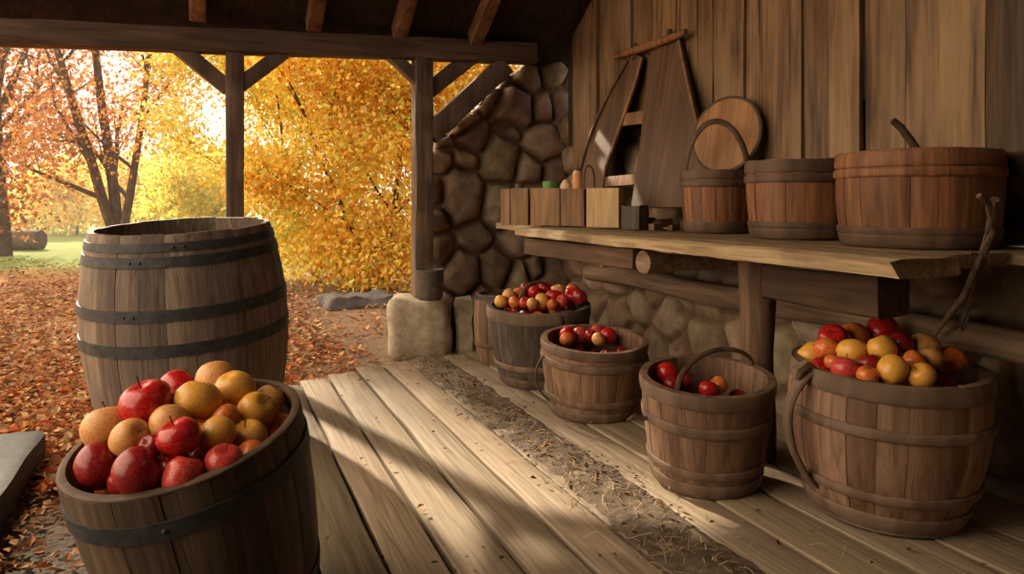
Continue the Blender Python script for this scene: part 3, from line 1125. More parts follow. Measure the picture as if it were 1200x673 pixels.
LID.rotation_euler = Euler((math.radians(-13), 0, math.radians(-68)))

# frame of two leaning boards
fp0 = Vector((2.42, 4.2, ZB))
fp1 = Vector((2.63, 4.2, 2.15))
fd = (fp1 - fp0).normalized()
fn = fd.cross(Vector((0, 1, 0))).normalized()
if fn.x > 0:
    fn = -fn
FR = thing('board_frame', (2.42, 4.1, ZB), 'dark frame of two leaning boards joined by a slanted top bar, propped against the wall', 'frame')


def fpt(px, py, off=0.0):
    return on_plane(px, py, fp0 + fn * off, fn) - Vector((2.42, 4.1, ZB))


def outline(mb, pts, th, tint=(1, 1, 1)):
    mb.prism([fpt(*q) for q in pts], -fn * th, tint)


mb = MB()
outline(mb, [(739, 62), (751, 66), (744, 95), (733, 128), (720, 165), (709, 195), (703, 236), (672, 236), (677, 205), (686, 172), (699, 138), (716, 103), (730, 78)], 0.03)
o1 = mb.build('left_board', M['frameboard'], FR, bevel=0.003)
mb = MB()
mb.tube([fpt(x, y, 0.01) for x, y in ((735, 72), (716, 105), (699, 140), (687, 172), (678, 205), (674, 236))], 0.012, 8)
mb.tube([fpt(x, y, 0.005) for x, y in ((752, 68), (744, 98), (733, 130), (720, 167), (709, 198), (704, 234))], 0.012, 8, tint=(2.1, 2.0, 1.8))
mb.build('board_edge', M['frameboard'], o1)
mb = MB()
outline(mb, [(763, 52), (794, 40), (803, 85), (815, 140), (826, 200), (828, 243), (739, 243), (745, 205), (751, 160), (755, 110)], 0.035)
o2 = mb.build('right_board', M['frameboard'], FR, bevel=0.003)
mb = MB()
mb.tube([fpt(x, y, 0.008) for x, y in ((795, 46), (804, 90), (816, 142), (826, 200))], 0.010, 8, tint=(2.2, 2.1, 1.9))
mb.build('board_edge', M['frameboard'], o2)
mb = MB()
mb.tube([fpt(x, y, 0.03) for x, y in ((720, 67), (740, 60), (762, 53), (785, 45), (804, 37))], [0.020, 0.026, 0.027, 0.025, 0.018], 10, tint=(2.2, 1.9, 1.6), jit=0.1)
mb.build('top_bar', M['frameboard'], FR)
for y0, x0, x1 in ((141, 728, 757), (214, 704, 748)):
    mb = MB()
    mb.timber(fpt(x0, y0, -0.012), fpt(x1, y0 - 4, -0.012), 0.02, 0.085 if y0 < 200 else 0.07, up=tuple(fd), seg=5, jit=0.003, tint=(1.8, 1.7, 1.5))
    mb.build('rung', M['frameboard'], FR)
for x, y in ((744, 55), (784, 38)):
    mb = MB()
    mb.tube([fpt(x, y + 14, 0.0), fpt(x + 1, y - 3, 0.0)], [0.022, 0.016], 8)
    mb.build('board_tip', M['frameboard'], FR)

# crate, block and oddments at the far end
CY = on_x(640, 240, 2.1)
cx0, cx1 = at(587, 258, 4.75), at(684, 262, 4.45)


def plank_between(mb, a, b, z0, z1, th, tint):
    d = (b - a)
    d.z = 0
    n = Vector((-d.y, d.x, 0)).normalized() * th
    lo, hi = Vector((a.x, a.y, z0)), Vector((b.x, b.y, z0))
    mb.prism([lo, hi, Vector((b.x, b.y, z1)), Vector((a.x, a.y, z1))], n, tint)


CR_LOC = Vector(((cx0.x + cx1.x) / 2, (cx0.y + cx1.y) / 2, ZB + 0.006))
CRT = thing('wooden_crate', tuple(CR_LOC), 'low crate of upright brown boards on the ledge by the stone corner', 'crate')
a_, b_ = cx0 - CR_LOC, cx1 - CR_LOC
ctop = 0.235
cuts = [(587, 598), (599, 620), (623, 657), (658, 683)]
for u0, u1 in cuts:
    k0, k1 = (u0 - 587) / 97, (u1 - 587) / 97
    mb = MB()
    t_ = grey(0.75, 1.1)
    plank_between(mb, a_.lerp(b_, k0), a_.lerp(b_, k1), 0, ctop + random.uniform(-0.004, 0.006), 0.02, t_)
    mb.build('board', M['crate'], CRT, bevel=0.002, smooth=False)
nn = Vector((-(b_ - a_).y, (b_ - a_).x, 0)).normalized()
mb = MB()
plank_between(mb, a_ + nn * 0.19, b_ + nn * 0.19, 0, ctop, 0.018, (0.7, 0.7, 0.7))
mb.build('back_board', M['crate'], CRT, smooth=False)
for e in (a_, b_):
    mb = MB()
    s_ = 0.02 if e is a_ else -0.02
    dd = (b_ - a_).normalized()
    plank_between(mb, e + nn * 0.022 + dd * s_, e + nn * 0.188 + dd * s_, 0, ctop - 0.01, 0.016, (0.7, 0.7, 0.7))
    mb.build('end_board', M['crate'], CRT, smooth=False)
mb = MB()
mb.prism([a_ + nn * 0.02, b_ + nn * 0.02, b_ + nn * 0.19, a_ + nn * 0.19], (0, 0, 0.012), (0.6, 0.6, 0.6))
for v_ in range(len(mb.v)):
    x, y, z = mb.v[v_]
    mb.v[v_] = (x, y, z if abs(z) > 1 else (0.001 if v_ < 4 else 0.013))
mb.build('base_board', M['crate'], CRT, smooth=False)

bl0, bl1 = at(687, 262, 4.28), at(725, 264, 4.18)
loc = Vector(((bl0.x + bl1.x) / 2, (bl0.y + bl1.y) / 2, ZB + 0.006))
mb = MB()
plank_between(mb, bl0 - loc, bl1 - loc, 0, 0.232, 0.075, (1, 1, 1))
o = mb.build('wood_block', M['block'], bevel=0.004, smooth=False)
o.location = loc
tag(o, 'pale square wood block beside the crate', 'block')


def lathe_thing(name, px, t, z, prof, mat, label, cat, parts=()):
    d = ray(px, 236)
    q = EYE + d * t
    o = thing(name, (q.x, q.y, z), label, cat)
    mb = MB()
    mb.lathe(prof, 20)
    mb.build('body', M[mat], o)
    for nm, pf, mt in parts:
        mb = MB()
        mb.lathe(pf, 20)
        mb.build(nm, M[mt], o)
    return o


IZ = ZB + 0.02
lathe_thing('jar', 645, 4.70, IZ, [(0, 0), (0.042, 0), (0.047, 0.01), (0.047, 0.19), (0.04, 0.21), (0, 0.21)], 'glassjar', 'jar with a green lid standing in the crate', 'jar',
            [('lid', [(0, 0.208), (0.050, 0.208), (0.051, 0.214), (0.051, 0.262), (0.047, 0.27), (0, 0.271)], 'green')])
lathe_thing('jar', 609, 4.78, IZ, [(0, 0), (0.03, 0), (0.033, 0.01), (0.033, 0.20), (0.024, 0.22), (0, 0.22)], 'glassjar', 'small dull brown jar standing in the left of the crate', 'jar',
            [('lid', [(0, 0.218), (0.028, 0.218), (0.029, 0.25), (0.026, 0.256), (0, 0.256)], 'hoopdark')])
lathe_thing('bottle', 677, 4.60, IZ, [(0, 0), (0.03, 0), (0.034, 0.01), (0.035, 0.22), (0.034, 0.30), (0.028, 0.325), (0.018, 0.335), (0, 0.337)], 'clay', 'orange clay bottle standing at the right end of the crate', 'bottle',
            [('stopper', [(0, 0.334), (0.014, 0.334), (0.013, 0.352), (0, 0.354)], 'hoopdark')])
lathe_thing('gourd', 663, 4.66, IZ, [(0, 0), (0.03, 0.004), (0.042, 0.05), (0.044, 0.14), (0.042, 0.215), (0.034, 0.25), (0.02, 0.27), (0.008, 0.28), (0, 0.281)], 'pale', 'pale pointed gourd in the crate beside the orange bottle', 'gourd',
            [('stem', [(0, 0.276), (0.005, 0.276), (0.004, 0.298), (0, 0.299)], 'stem')])
# bent hoop leaning behind the bottle
q = at(690, 216, 4.40)
mb = MB()
pth = [CR * (-0.034 * math.cos(math.pi * i / 16)) + Vector((0, 0, 0.13 * math.sin(math.pi * i / 16) ** 0.7 + 0.24)) for i in range(17)]
pth = [pth[0] - Vector((0, 0, 0.24))] + pth + [pth[-1] - Vector((0, 0, 0.24))]
mb.tube(pth, 0.009, 8, flat=0.6)
o = mb.build('bent_hoop', M['hoopdark'])
o.location = (q.x, q.y, ZB + 0.006)
tag(o, 'dark bent wooden hoop standing behind the pale wood block', 'hoop')

# small box with scraps of wood
q0, q1 = at(729, 262, 4.05), at(749, 262, 3.98)
loc = Vector(((q0.x + q1.x) / 2, (q0.y + q1.y) / 2, ZB + 0.004))
BX = thing('small_box', tuple(loc), 'small open grey wooden box beside the pale block', 'box')
u_ = (q1 - q0)
u_.z = 0
n_ = Vector((-u_.y, u_.x, 0)).normalized()
for nm, p0_, p1_ in (('front_board', -u_ / 2, u_ / 2), ('back_board', -u_ / 2 + n_ * 0.1, u_ / 2 + n_ * 0.1)):
    mb = MB()
    plank_between(mb, p0_, p1_, 0, 0.13, 0.01, (1, 1, 1))
    mb.build(nm, M['greyoak'], BX, smooth=False)
for s in (-1, 1):
    mb = MB()
    e = u_ / 2 * s - u_.normalized() * (0.0 if s < 0 else 0.0)
    plank_between(mb, e + n_ * 0.011, e + n_ * 0.099, 0, 0.135, 0.009, (1.3, 1.3, 1.3))
    mb.build('side_board', M['greyoak'], BX, smooth=False)
rr2 = random.Random(12)
scrap_labels = ['dark split wood scrap lying against the small grey box', 'brown wood scrap lying right of the small grey box', 'small wood scrap nearest the smallest tub on the bench',
                'flat brown wood chip lying at the front of the scraps on the bench']
for (px, X_, sz), lb in zip(((756, 2.30, 0.055), (777, 2.36, 0.05), (790, 2.27, 0.03), (769, 2.18, 0.035)), scrap_labels):
    q = on_x(px, 265, X_)
    mb = MB()
    mb.timber((-sz, -sz * 0.2, sz * 0.5), (sz, sz * 0.3, sz * 0.75), sz * 1.1, sz * 1.0, seg=6, jit=0.012)
    o = mb.build('wood_scrap', M['frameboard'])
    o.location = (q.x, q.y, ZB + 0.004)
    tag(o, lb, 'wood scrap', 'wood scraps on the bench')
q = on_x(762, 262, 2.42)
mb = MB()
mb.prism([(-0.02, 0, 0), (0.03, 0, 0), (0.012, 0, 0.09), (-0.008, 0, 0.135), (-0.024, 0, 0.11)], (0, 0.03, 0))
o = mb.build('wood_wedge', M['clay'], bevel=0.003, smooth=False)
o.location = (q.x, q.y, ZB + 0.003)
o.rotation_euler = (0, 0, -A - 0.2)
tag(o, 'orange-brown wedge of wood standing among the scraps on the bench', 'wedge')

# rail on the wall at the far right, and a pale strip added for gap light
a, b = on_x(1157, 194, 2.60), on_x(1420, 194, 2.60)
mb = MB()
mb.timber((2.60, a.y, a.z), (2.60, 0.4, a.z), 0.07, 0.085, seg=12, jit=0.006)
tag(mb.build('wall_rail', M['darkwood'], origin=tuple(a)), 'dark horizontal rail on the wall right of the largest tub', 'rail')
q = on_z(1183, 277, ZB + 0.004)
mb = MB()
mb.timber((-0.004, 0.10, 0.004), (0.02, -0.12, 0.004), 0.02, 0.006, seg=4, jit=0.001)
o = mb.build('gap_light_strip', M['brightstrip'])
o.location = (2.52, 1.66, ZB + 0.003)
tag(o, 'pale strip standing for gap light on the bench right of the largest tub', 'strip')

# twisted dry branch rising from the right barrel
tb = 2.40
mb = MB()
st = [[(1094, 393), (1110, 372), (1128, 350), (1141, 322), (1150, 300), (1158, 275), (1163, 252), (1166, 234)],
      [(1103, 398), (1126, 378), (1135, 355), (1141, 330), (1152, 305), (1160, 282), (1161, 256), (1158, 240), (1147, 229)],
      [(1141, 322), (1153, 306), (1154, 290), (1164, 272), (1160, 255), (1169, 244)],
      [(1152, 303), (1144, 298), (1137, 297)],
      [(1124, 380), (1128, 388), (1134, 372), (1142, 335)]]
rad = [(0.008, 0.011), (0.007, 0.008), (0.009, 0.006), (0.005, 0.003), (0.005, 0.005)]
broot = at(1098, 400, tb)
for pth, (r0, r1) in zip(st, rad):
    n_ = len(pth)
    mb.tube([at(x, y, tb - 0.42 * max(0, 398 - y) / 165 + 0.012 * math.sin(i * 1.7)) - broot for i, (x, y) in enumerate(pth)], [r0 + (r1 - r0) * i / (n_ - 1) for i in range(n_)], 7, jit=0.35)
o = mb.build('dry_branch', M['twig'])
o.location = broot
tag(o, 'twisted dry forked branch rising from the apples of the right barrel past the bench', 'branch')

# ---------------------------------------------------------------- footing block, pail, sill
fb = on_z(497, 412, 0.0)


def rough_block(name, loc, w, d, h, mat, rot, label, cat, seed=1.0, amp=0.02, n=9):
    mb = MB()
    idx = {}
    vs, fs = [], []

    def vid(p):
        k = tuple(round(c, 4) for c in p)
        if k not in idx:
            idx[k] = len(vs)
            q = Vector(((p[0] - .5) * w, (p[1] - .5) * d, p[2] * h))
            nv_ = noise.noise_vector(q * 5 + Vector((seed, seed, 0))) * amp + noise.noise_vector(q * 16 + Vector((seed, 0, 0))) * amp * 0.35
            cx = sum(1 for c in p if c in (0, 1))
            if cx >= 2:
                q -= Vector(((p[0] - .5), (p[1] - .5), (p[2] - .5))) * 0.035
            if p[2] == 0:
                nv_.z = 0
            vs.append(q + nv_)
        return idx[k]

    for ax in range(3):
        for s in (0, 1):
            for i in range(n):
                for j in range(n):
                    c = []
                    for di, dj in ((0, 0), (1, 0), (1, 1), (0, 1)):
                        p_ = [0, 0, 0]
                        p_[ax] = s
                        p_[(ax + 1) % 3] = (i + di) / n
                        p_[(ax + 2) % 3] = (j + dj) / n
                        c.append(vid(p_))
                    fs.append(tuple(c) if s else tuple(reversed(c)))
    mb.add(vs, fs)
    o = mb.build(name, M[mat], angle=70)
    o.location = loc
    o.rotation_euler = (0, 0, rot)
    return tag(o, label, cat)


rough_block('footing_stone', (fb.x - 0.005, fb.y + 0.10, -0.05), 0.45, 0.42, 0.445, 'block_stone', -A * 0.75, 'pale rough stone block under the right post', 'stone', 2.0, 0.022)
rough_block('footing_stone', (fb.x + 0.315, fb.y + 0.03, -0.05), 0.14, 0.32, 0.43, 'block_stone', -A * 0.6, 'narrow stone standing against the right side of the post block', 'stone', 7.0, 0.02)
q = on_z(503, 352, 0.40)
PL = thing('pail', (q.x + 0.005, q.y + 0.0, 0.405), 'small dark tin pail on the stone block in front of the post', 'pail')
mb = MB()
mb.ring([(0.078, 0), (0.092, 0.02), (0.100, 0.20), (0.104, 0.205), (0.104, 0.215), (0.097, 0.215), (0.09, 0.03), (0.0001, 0.03), (0.0001, 0)], 28)
mb.build('body', M['tin'], PL)
mb = MB()
mb.tube([CR * (-0.10 * math.cos(math.pi * i / 12)) + CF * (0.03 * math.sin(math.pi * i / 12)) + Vector((0, 0, 0.20 + 0.055 * math.sin(math.pi * i / 12))) for i in range(13)], 0.0045, 6)
mb.build('handle', M['iron'], PL)

sx = on_z(54, 505, 0.10)
mb = MB()
mb.timber((sx.x - 0.24, sx.y, 0.025), (sx.x - 0.24, 1.2, 0.025), 0.47, 0.155, seg=22, jit=0.012)
tag(mb.build('sill_timber', M['slab'], origin=(sx.x - 0.24, sx.y, 0)), 'dark grey squared sill timber on the ground at the left edge', 'timber')


# ---------------------------------------------------------------- apples
def apple_mesh(name, sx, sz, dim, mat, seed):
    mb = MB()
    prof = []
    n = 15
    for i in range(n + 1):
        a = -math.pi / 2 + math.pi * i / n
        r, z = math.cos(a), math.sin(a)
        z2 = z * sz - dim * math.exp(-(r / 0.33) ** 2) * (1.0 if z > 0 else -0.75)
        w = sx * (1 + 0.07 * z)
        prof.append((max(0.0, r) * w, z2))
    prof[0] = (0, prof[0][1])
    prof[-1] = (0, prof[-1][1])
    mb.lathe(prof, 26)
    r_ = random.Random(seed)
    for i, (x, y, z) in enumerate(mb.v):
        a = math.atan2(y, x)
        k = 1 + 0.025 * math.cos(5 * a + seed) * max(0, -z) + 0.03 * math.cos(2 * a + seed * 2)
        mb.v[i] = (x * k, y * k, z)
    o = mb.build(name, mat, angle=180)
    me = o.data
    bpy.data.objects.remove(o)
    return me


SH = [(1.0, 0.90, 0.30), (0.97, 0.97, 0.26), (0.93, 1.05, 0.24)]
APM = {}
for cname, mt in AM.items():
    for si, (a, b, c) in enumerate(SH):
        APM[cname, si] = apple_mesh('apple', a, b, c, mt, si * 3 + len(cname))
mb = MB()
mb.tube([(0, 0, 0.55), (0.01, 0.0, 0.8), (0.05, 0.01, 1.0), (0.12, 0.02, 1.16)], [0.035, 0.028, 0.03, 0.045], 7)
_s = mb.build('stem', M['stem'])
STEM = _s.data
bpy.data.objects.remove(_s)

arng = random.Random(21)


def put_apple(pos, r, colour, label, group, stem=None):
    si = arng.randrange(3)
    o = bpy.data.objects.new('apple', APM[colour, si])
    COL.objects.link(o)
    o.location = pos
    o.scale = (r, r, r)
    if stem is None:
        e = Euler((arng.uniform(-0.9, 0.9), arng.uniform(-0.9, 0.9), arng.uniform(0, 6.28)))
        o.rotation_euler = e
    else:
        o.rotation_mode = 'QUATERNION'
        v = (-CF * stem[0] + CR * stem[1] + Vector((0, 0, stem[2]))).normalized()
        o.rotation_quaternion = v.to_track_quat('Z', 'Y')
    tag(o, label, 'apple', group)
    s = bpy.data.objects.new('stem', STEM)
    COL.objects.link(s)
    s.parent = o
    return o


def heap(root, Rin, zc, h, items, group, filler=None, gap=0.94):
    """rest each surveyed apple on the mound in its barrel, ease overlaps, add the darker ones lying below"""
    bpy.context.view_layer.update()
    mw = root.matrix_world.copy()
    inv = mw.inverted()
    P, R = [], []
    for it in items:
        px, py, d = it[0], it[1], it[2]
        o = inv @ EYE
        dd = inv.to_3x3() @ ray(px, py)
        t, best = 0.8, None
        while t < 7:
            q = o + dd * t
            rho = math.hypot(q.x, q.y) / Rin
            s = zc + h * (1 - min(rho, 1.4) ** 2)
            if q.z < s:
                best = t
                break
            t += 0.004
        if best is None:
            best = 3
        P.append(o + dd * best)
        R.append(max(0.02, d * best / F / 2))
    o0 = inv @ EYE
    D = [(p_ - o0).normalized() for p_ in P]
    for step in range(160):
        for i in range(len(P)):
            for j in range(i):
                v = P[i] - P[j]
                mn = gap * (R[i] + R[j])
                if v.length < mn:
                    u = v.normalized() * (mn - v.length) * 0.5
                    k = 1.0 if D[i].dot(v) > 0 else -1.0
                    P[i] += u * 0.5 + D[i] * (k * u.length * 0.6)
                    P[j] -= u * 0.5 + D[j] * (k * u.length * 0.6)
            rho = math.hypot(P[i].x, P[i].y)
            mx = Rin - R[i] * (0.97 if P[i].z < zc + 0.02 else 0.7)
            if rho > mx:
                P[i].x *= mx / rho
                P[i].y *= mx / rho
            if step < 150:
                q = o0 + D[i] * (P[i] - o0).dot(D[i])
                P[i] = P[i].lerp(q, 0.25)
                q.z = min(max(P[i].z, zc - 0.09), zc + h + 0.015)
                P[i].z = q.z
    for p_, r_, it in zip(P, R, items):
        put_apple(mw @ p_, r_ , it[3], it[4], group, it[5] if len(it) > 5 else None)
    if filler:
        n, rr, cols, lab, dz = filler
        got = []
        tries = 0
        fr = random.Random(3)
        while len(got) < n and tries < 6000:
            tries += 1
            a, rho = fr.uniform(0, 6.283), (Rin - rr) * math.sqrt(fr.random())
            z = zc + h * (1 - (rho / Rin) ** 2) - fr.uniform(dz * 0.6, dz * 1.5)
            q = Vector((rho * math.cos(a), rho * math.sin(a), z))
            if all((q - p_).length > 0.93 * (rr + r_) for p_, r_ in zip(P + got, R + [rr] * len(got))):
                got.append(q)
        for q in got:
            put_apple(mw @ q, rr, fr.choice(cols), lab, group)


heap(FRONT, 0.262, 0.445, 0.125, [
    (231, 470, 54, GOLD, 'biggest golden apple at the middle top of the near barrel heap', (0.2, -0.1, -0.6)),
    (275, 459, 48, GOLD, 'topmost golden apple at the right of the near barrel heap', (-0.3, 0.2, -0.8)),
    (251, 449, 38, TAN, 'golden apple peeping out behind the top two golden apples in the near barrel', None),
    (297, 483, 45, GOLD, 'greenish golden apple below and right of the topmost one in the near barrel', (0.3, 0.75, 0.7)),
    (314, 472, 40, TAN, 'tan apple peeping out behind the greenish golden apple of the near barrel', None),
    (337, 496, 41, ORG, 'orange apple against the right rim of the near barrel', (-0.3, 0.2, 0.8)),
    (293, 514, 48, GOLD, 'golden apple with its dark eye upward, lower right of the near barrel heap', (0.35, -0.1, 0.95)),
    (253, 511, 46, GOLD, 'golden apple in the centre, right of the brightest red one, near barrel', (-0.5, 0.3, 0.5)),
    (197, 497, 46, TAN, 'tan golden apple left of centre, behind the brightest red one, near barrel', (-0.6, 0.0, 0.7)),
    (210, 516, 51, RED, 'brightest red apple in the middle of the near barrel heap', (0.2, -0.3, 0.9)),
    (171, 476, 46, RED, 'red apple with a long stem at the upper left of the near barrel heap', (0.2, -0.25, 0.9)),
    (212, 457, 44, RED, 'red apple at the back, left of the topmost golden ones, near barrel', (-0.4, 0.6, 0.4)),
    (128, 502, 44, TAN, 'tan apple farthest left on the near barrel heap', (-0.4, -0.3, 0.8)),
    (152, 513, 46, TAN, 'tan apple in front of the leftmost one on the near barrel heap', (0.4, 0.8, 0.5)),
    (114, 547, 55, DRED, 'dark red apple against the left rim of the near barrel', (-0.3, 0.8, 0.4)),
    (161, 553, 57, DRED, 'large dark red apple at the front rim, second from the left, near barrel', (-0.3, 0.8, 0.5)),
    (214, 560, 51, PINK, 'rose red apple at the middle of the front rim, near barrel', (-0.3, 0.2, 0.9)),
    (263, 543, 45, PINK, 'rose red apple with its hollow upward, right of the front middle, near barrel', (0.3, 0.2, 0.95)),
    (303, 536, 42, ORG, 'shaded orange apple low at the right front of the near barrel', None),
    (236, 541, 34, ORG, 'small orange apple between two rose red ones at the front of the near barrel', None),
    (264, 490, 34, ORG, 'orange apple tucked in the gap under the topmost golden apple, near barrel', None),
    (114, 521, 34, ORG, 'small orange apple at the left rim above the dark red one, near barrel', None),
    (178, 523, 30, DRED, 'small dark red apple in the gap left of the brightest red one, near barrel', None),
    (325, 518, 34, DRED, 'small dark red apple under the orange one at the right rim, near barrel', None),
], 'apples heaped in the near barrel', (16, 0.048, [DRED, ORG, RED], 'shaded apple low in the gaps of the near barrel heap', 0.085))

heap(RIGHT, 0.288, 0.468, 0.125, [
    (945, 417, 30, GOLD, 'yellow apple farthest left in the right barrel', (-0.4, -0.5, 0.6)),
    (969, 411, 30, ORG, 'orange-red apple right of the leftmost yellow one, right barrel', (-0.5, 0.2, 0.5)),
    (977, 397, 26, RED, 'red apple at the back left of the right barrel heap', None),
    (1000, 395, 28, ORG, 'orange apple on top of the large yellow one, right barrel', (0.3, 0.1, -0.8)),
    (999, 413, 36, GOLD, 'large yellow apple blushed orange, left of centre in the right barrel', (-0.4, 0.1, 0.8)),
    (963, 431, 26, RED, 'small red apple at the front left rim of the right barrel', None),
    (991, 434, 34, PINK, 'large rose red apple at the front rim of the right barrel', (-0.3, 0.3, 0.8)),
    (977, 426, 22, ORG, 'smallest orange apple, between the rose red and small red ones, right barrel', None),
    (1035, 389, 28, RED, 'topmost red apple at the back of the right barrel heap', (-0.4, 0.1, 0.7)),
    (1034, 410, 34, GOLD, 'yellow apple below the topmost red one, right barrel', (-0.3, -0.3, 0.8)),
    (1045, 434, 36, GOLD, 'large golden apple at the middle of the front rim, right barrel', (-0.3, 0.5, 0.6)),
    (1056, 404, 30, DRED, 'dark red apple behind the yellow one, right of centre, right barrel', None),
    (1083, 407, 35, TAN, 'tan apple at the upper right of the right barrel heap', (-0.5, 0.2, 0.5)),
    (1070, 425, 30, ORG, 'orange-red apple below the tan one in the right barrel', (-0.3, -0.6, 0.5)),
    (1114, 422, 34, ORG, 'red-orange apple farthest right in the right barrel', (0.3, 0.8, 0.5)),
    (1080, 441, 32, GOLD, 'golden apple at the front right rim of the right barrel', None),
    (1019, 427, 28, DRED, 'dark red apple between rose red and golden ones, right barrel', None),
    (1090, 421, 28, TAN, 'shaded tan apple tucked under the tan one, right barrel', None),
    (1016, 441, 25, ORG, 'small orange apple on the front rim between the two largest, right barrel', None),
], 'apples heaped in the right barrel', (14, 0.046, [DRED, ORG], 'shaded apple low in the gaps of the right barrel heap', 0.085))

heap(BC, 0.222, 0.335, 0.01, [
    (781, 436, 27, RED, 'largest bright red apple at the left in the bucket with the bent handle', (-0.4, -0.1, 0.7)),
    (788, 452, 22, DRED, 'dull red apple under the largest one in the bucket with the bent handle', None),
    (801, 447, 21, DRED, 'dull reddish apple left of the bent handle inside the bucket', None),
    (830, 457, 23, RED, 'bright red apple right of the bent handle inside the bucket', (-0.3, 0.2, 0.8)),
    (842, 452, 23, ORG, 'orange-red apple farthest right in the bucket with the bent handle', None),
], 'apples in the bucket with the bent handle', (7, 0.04, [DRED], 'shaded apple low in the bucket with the bent handle', 0.075))

heap(BB, 0.24, 0.318, 0.012, [
    (667, 384, 19, RED, 'red apple farthest back left in the bucket with loop handles', None),
    (677, 392, 20, PINK, 'light red apple in front of the back left one, bucket with loop handles', (-0.3, 0.1, 0.9)),
    (692, 393, 15, DRED, 'small dark red apple in the middle of the bucket with loop handles', None),
    (701, 384, 18, PINK, 'rose red apple at the back right of the bucket with loop handles', None),
    (712, 388, 19, RED, 'bright red apple farthest right in the bucket with loop handles', (-0.3, 0.3, 0.8)),
    (701, 397, 16, TAN, 'pale tan apple at the front of the bucket with loop handles', None),
    (664, 396, 16, ORG, 'dull orange apple at the front left of the bucket with loop handles', None),
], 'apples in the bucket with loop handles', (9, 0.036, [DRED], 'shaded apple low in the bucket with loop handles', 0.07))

heap(BA, 0.288, 0.432, 0.06, [
    (684, 345, 16, DRED, 'dark red apple at the right rim, beyond the rightmost red one, dark grey barrel', None),
    (647, 357, 14, ORG, 'small orange apple on the front rim between yellow and bright red ones, dark grey barrel', None),
    (587, 354, 15, GOLD, 'yellow apple farthest left in the dark grey barrel', None),
    (597, 347, 16, TAN, 'tan apple behind the leftmost yellow one, dark grey barrel', None),
    (603, 355, 15, ORG, 'orange apple at the front left of the dark grey barrel', None),
    (608, 345, 15, ORG, 'orange apple at the left foot of the arched handle, dark grey barrel', None),
    (615, 355, 14, PINK, 'small rose apple at the front, right of the orange one, dark grey barrel', None),
    (627, 344, 16, RED, 'red apple under the arched handle, dark grey barrel', None),
    (635, 353, 19, GOLD, 'largest yellow apple at the front middle of the dark grey barrel', (-0.3, 0.2, 0.8)),
    (624, 356, 14, TAN, 'small tan apple left of the largest yellow one, dark grey barrel', None),
    (649, 348, 17, RED, 'brightest red apple, front right of the arched handle, dark grey barrel', (-0.3, 0.1, 0.9)),
    (659, 353, 15, PINK, 'light red apple at the front right rim of the dark grey barrel', None),
    (639, 338, 15, RED, 'red apple at the back under the arched handle, dark grey barrel', None),
    (657, 338, 17, TAN, 'tan apple at the right foot of the arched handle, dark grey barrel', None),
    (671, 347, 18, RED, 'red apple farthest right in the dark grey barrel', None),
    (675, 338, 17, ORG, 'orange-red apple at the back right of the dark grey barrel', None),
    (617, 338, 14, DRED, 'dark red apple at the back left of the dark grey barrel', None),
], 'apples heaped in the dark grey barrel', (22, 0.036, [DRED, ORG, RED], 'shaded apple low in the gaps of the dark grey barrel heap', 0.06))


# ---------------------------------------------------------------- litter on the ground and floor
def leaf_batch(mb, pts, size, palette, flat, rs):
    """small folded leaf blades at points"""
    for (x, y, z) in pts:
        s = size * rs.uniform(0.6, 1.25)
        a = rs.uniform(0, 6.283)
        if flat:
            n = Vector((rs.gauss(0, .35), rs.gauss(0, .35), 1)).normalized()
        else:
            n = Vector((rs.gauss(0, 1), rs.gauss(0, 1), rs.gauss(0, 0.8))).normalized()
        u = n.orthogonal().normalized()
        w = n.cross(u)
        u, w = u * math.cos(a) + w * math.sin(a), w * math.cos(a) - u * math.sin(a)
        c = Vector((x, y, z))
        curl = n * (s * rs.uniform(0.05, 0.25))
        mb.v += [tuple(c - u * s * .55), tuple(c + w * s * .34 + curl), tuple(c + u * s * .6), tuple(c - w * s * .34 + curl)]
        o = len(mb.v) - 4
        mb.f += [(o, o + 1, o + 2), (o, o + 2, o + 3)]
        p_ = rs.choice(palette)
        k = rs.uniform(0.75, 1.2)
        mb.t += [(p_[0] * k, p_[1] * k, p_[2] * k)] * 4


rs = random.Random(31)
LIT = [(0.48, 0.15, 0.05), (0.42, 0.10, 0.04), (0.52, 0.22, 0.08), (0.32, 0.14, 0.07), (0.46, 0.29, 0.14), (0.25, 0.11, 0.06), (0.54, 0.31, 0.14)]
mb = MB()
pts = []
while len(pts) < 15000:
    t = 2.2 + 11.8 * rs.random() ** 1.4
    px = rs.uniform(-40, 520)
    d = ray(px, 236)
    q = d * t
    if (q.x > -0.55 and q.y < 4.75 and not (q.x < -0.1 and rs.random() < 0.35)) or (q.x > -0.12 and q.y < 4.75) or q.y < 1.9:
        continue
    if q.x > 0.9 and rs.random() < 0.75:
        continue
    if q.y > 12 and rs.random() < 0.8:
        continue
    if 4.9 < q.y < 5.9 and 1.1 < q.x:
        continue
    zz = -0.03 + 0.035 * noise.noise(Vector((q.x * 0.9, q.y * 0.9, 0)))
    pts.append((q.x, q.y, zz + rs.uniform(0, 0.02)))
near = [p_ for p_ in pts if p_[1] < 6.2 + rs.gauss(0, 0.8)]
far_ = [p_ for p_ in pts if p_ not in set(near)]
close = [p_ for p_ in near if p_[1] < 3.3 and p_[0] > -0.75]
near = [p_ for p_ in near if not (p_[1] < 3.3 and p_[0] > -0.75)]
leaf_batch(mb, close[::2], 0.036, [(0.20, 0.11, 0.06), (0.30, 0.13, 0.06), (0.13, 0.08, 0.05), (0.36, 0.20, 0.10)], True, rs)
leaf_batch(mb, near, 0.056, LIT, True, rs)
leaf_batch(mb, far_, 0.062, LIT[3:] + [(0.36, 0.23, 0.13), (0.42, 0.27, 0.15)], True, rs)
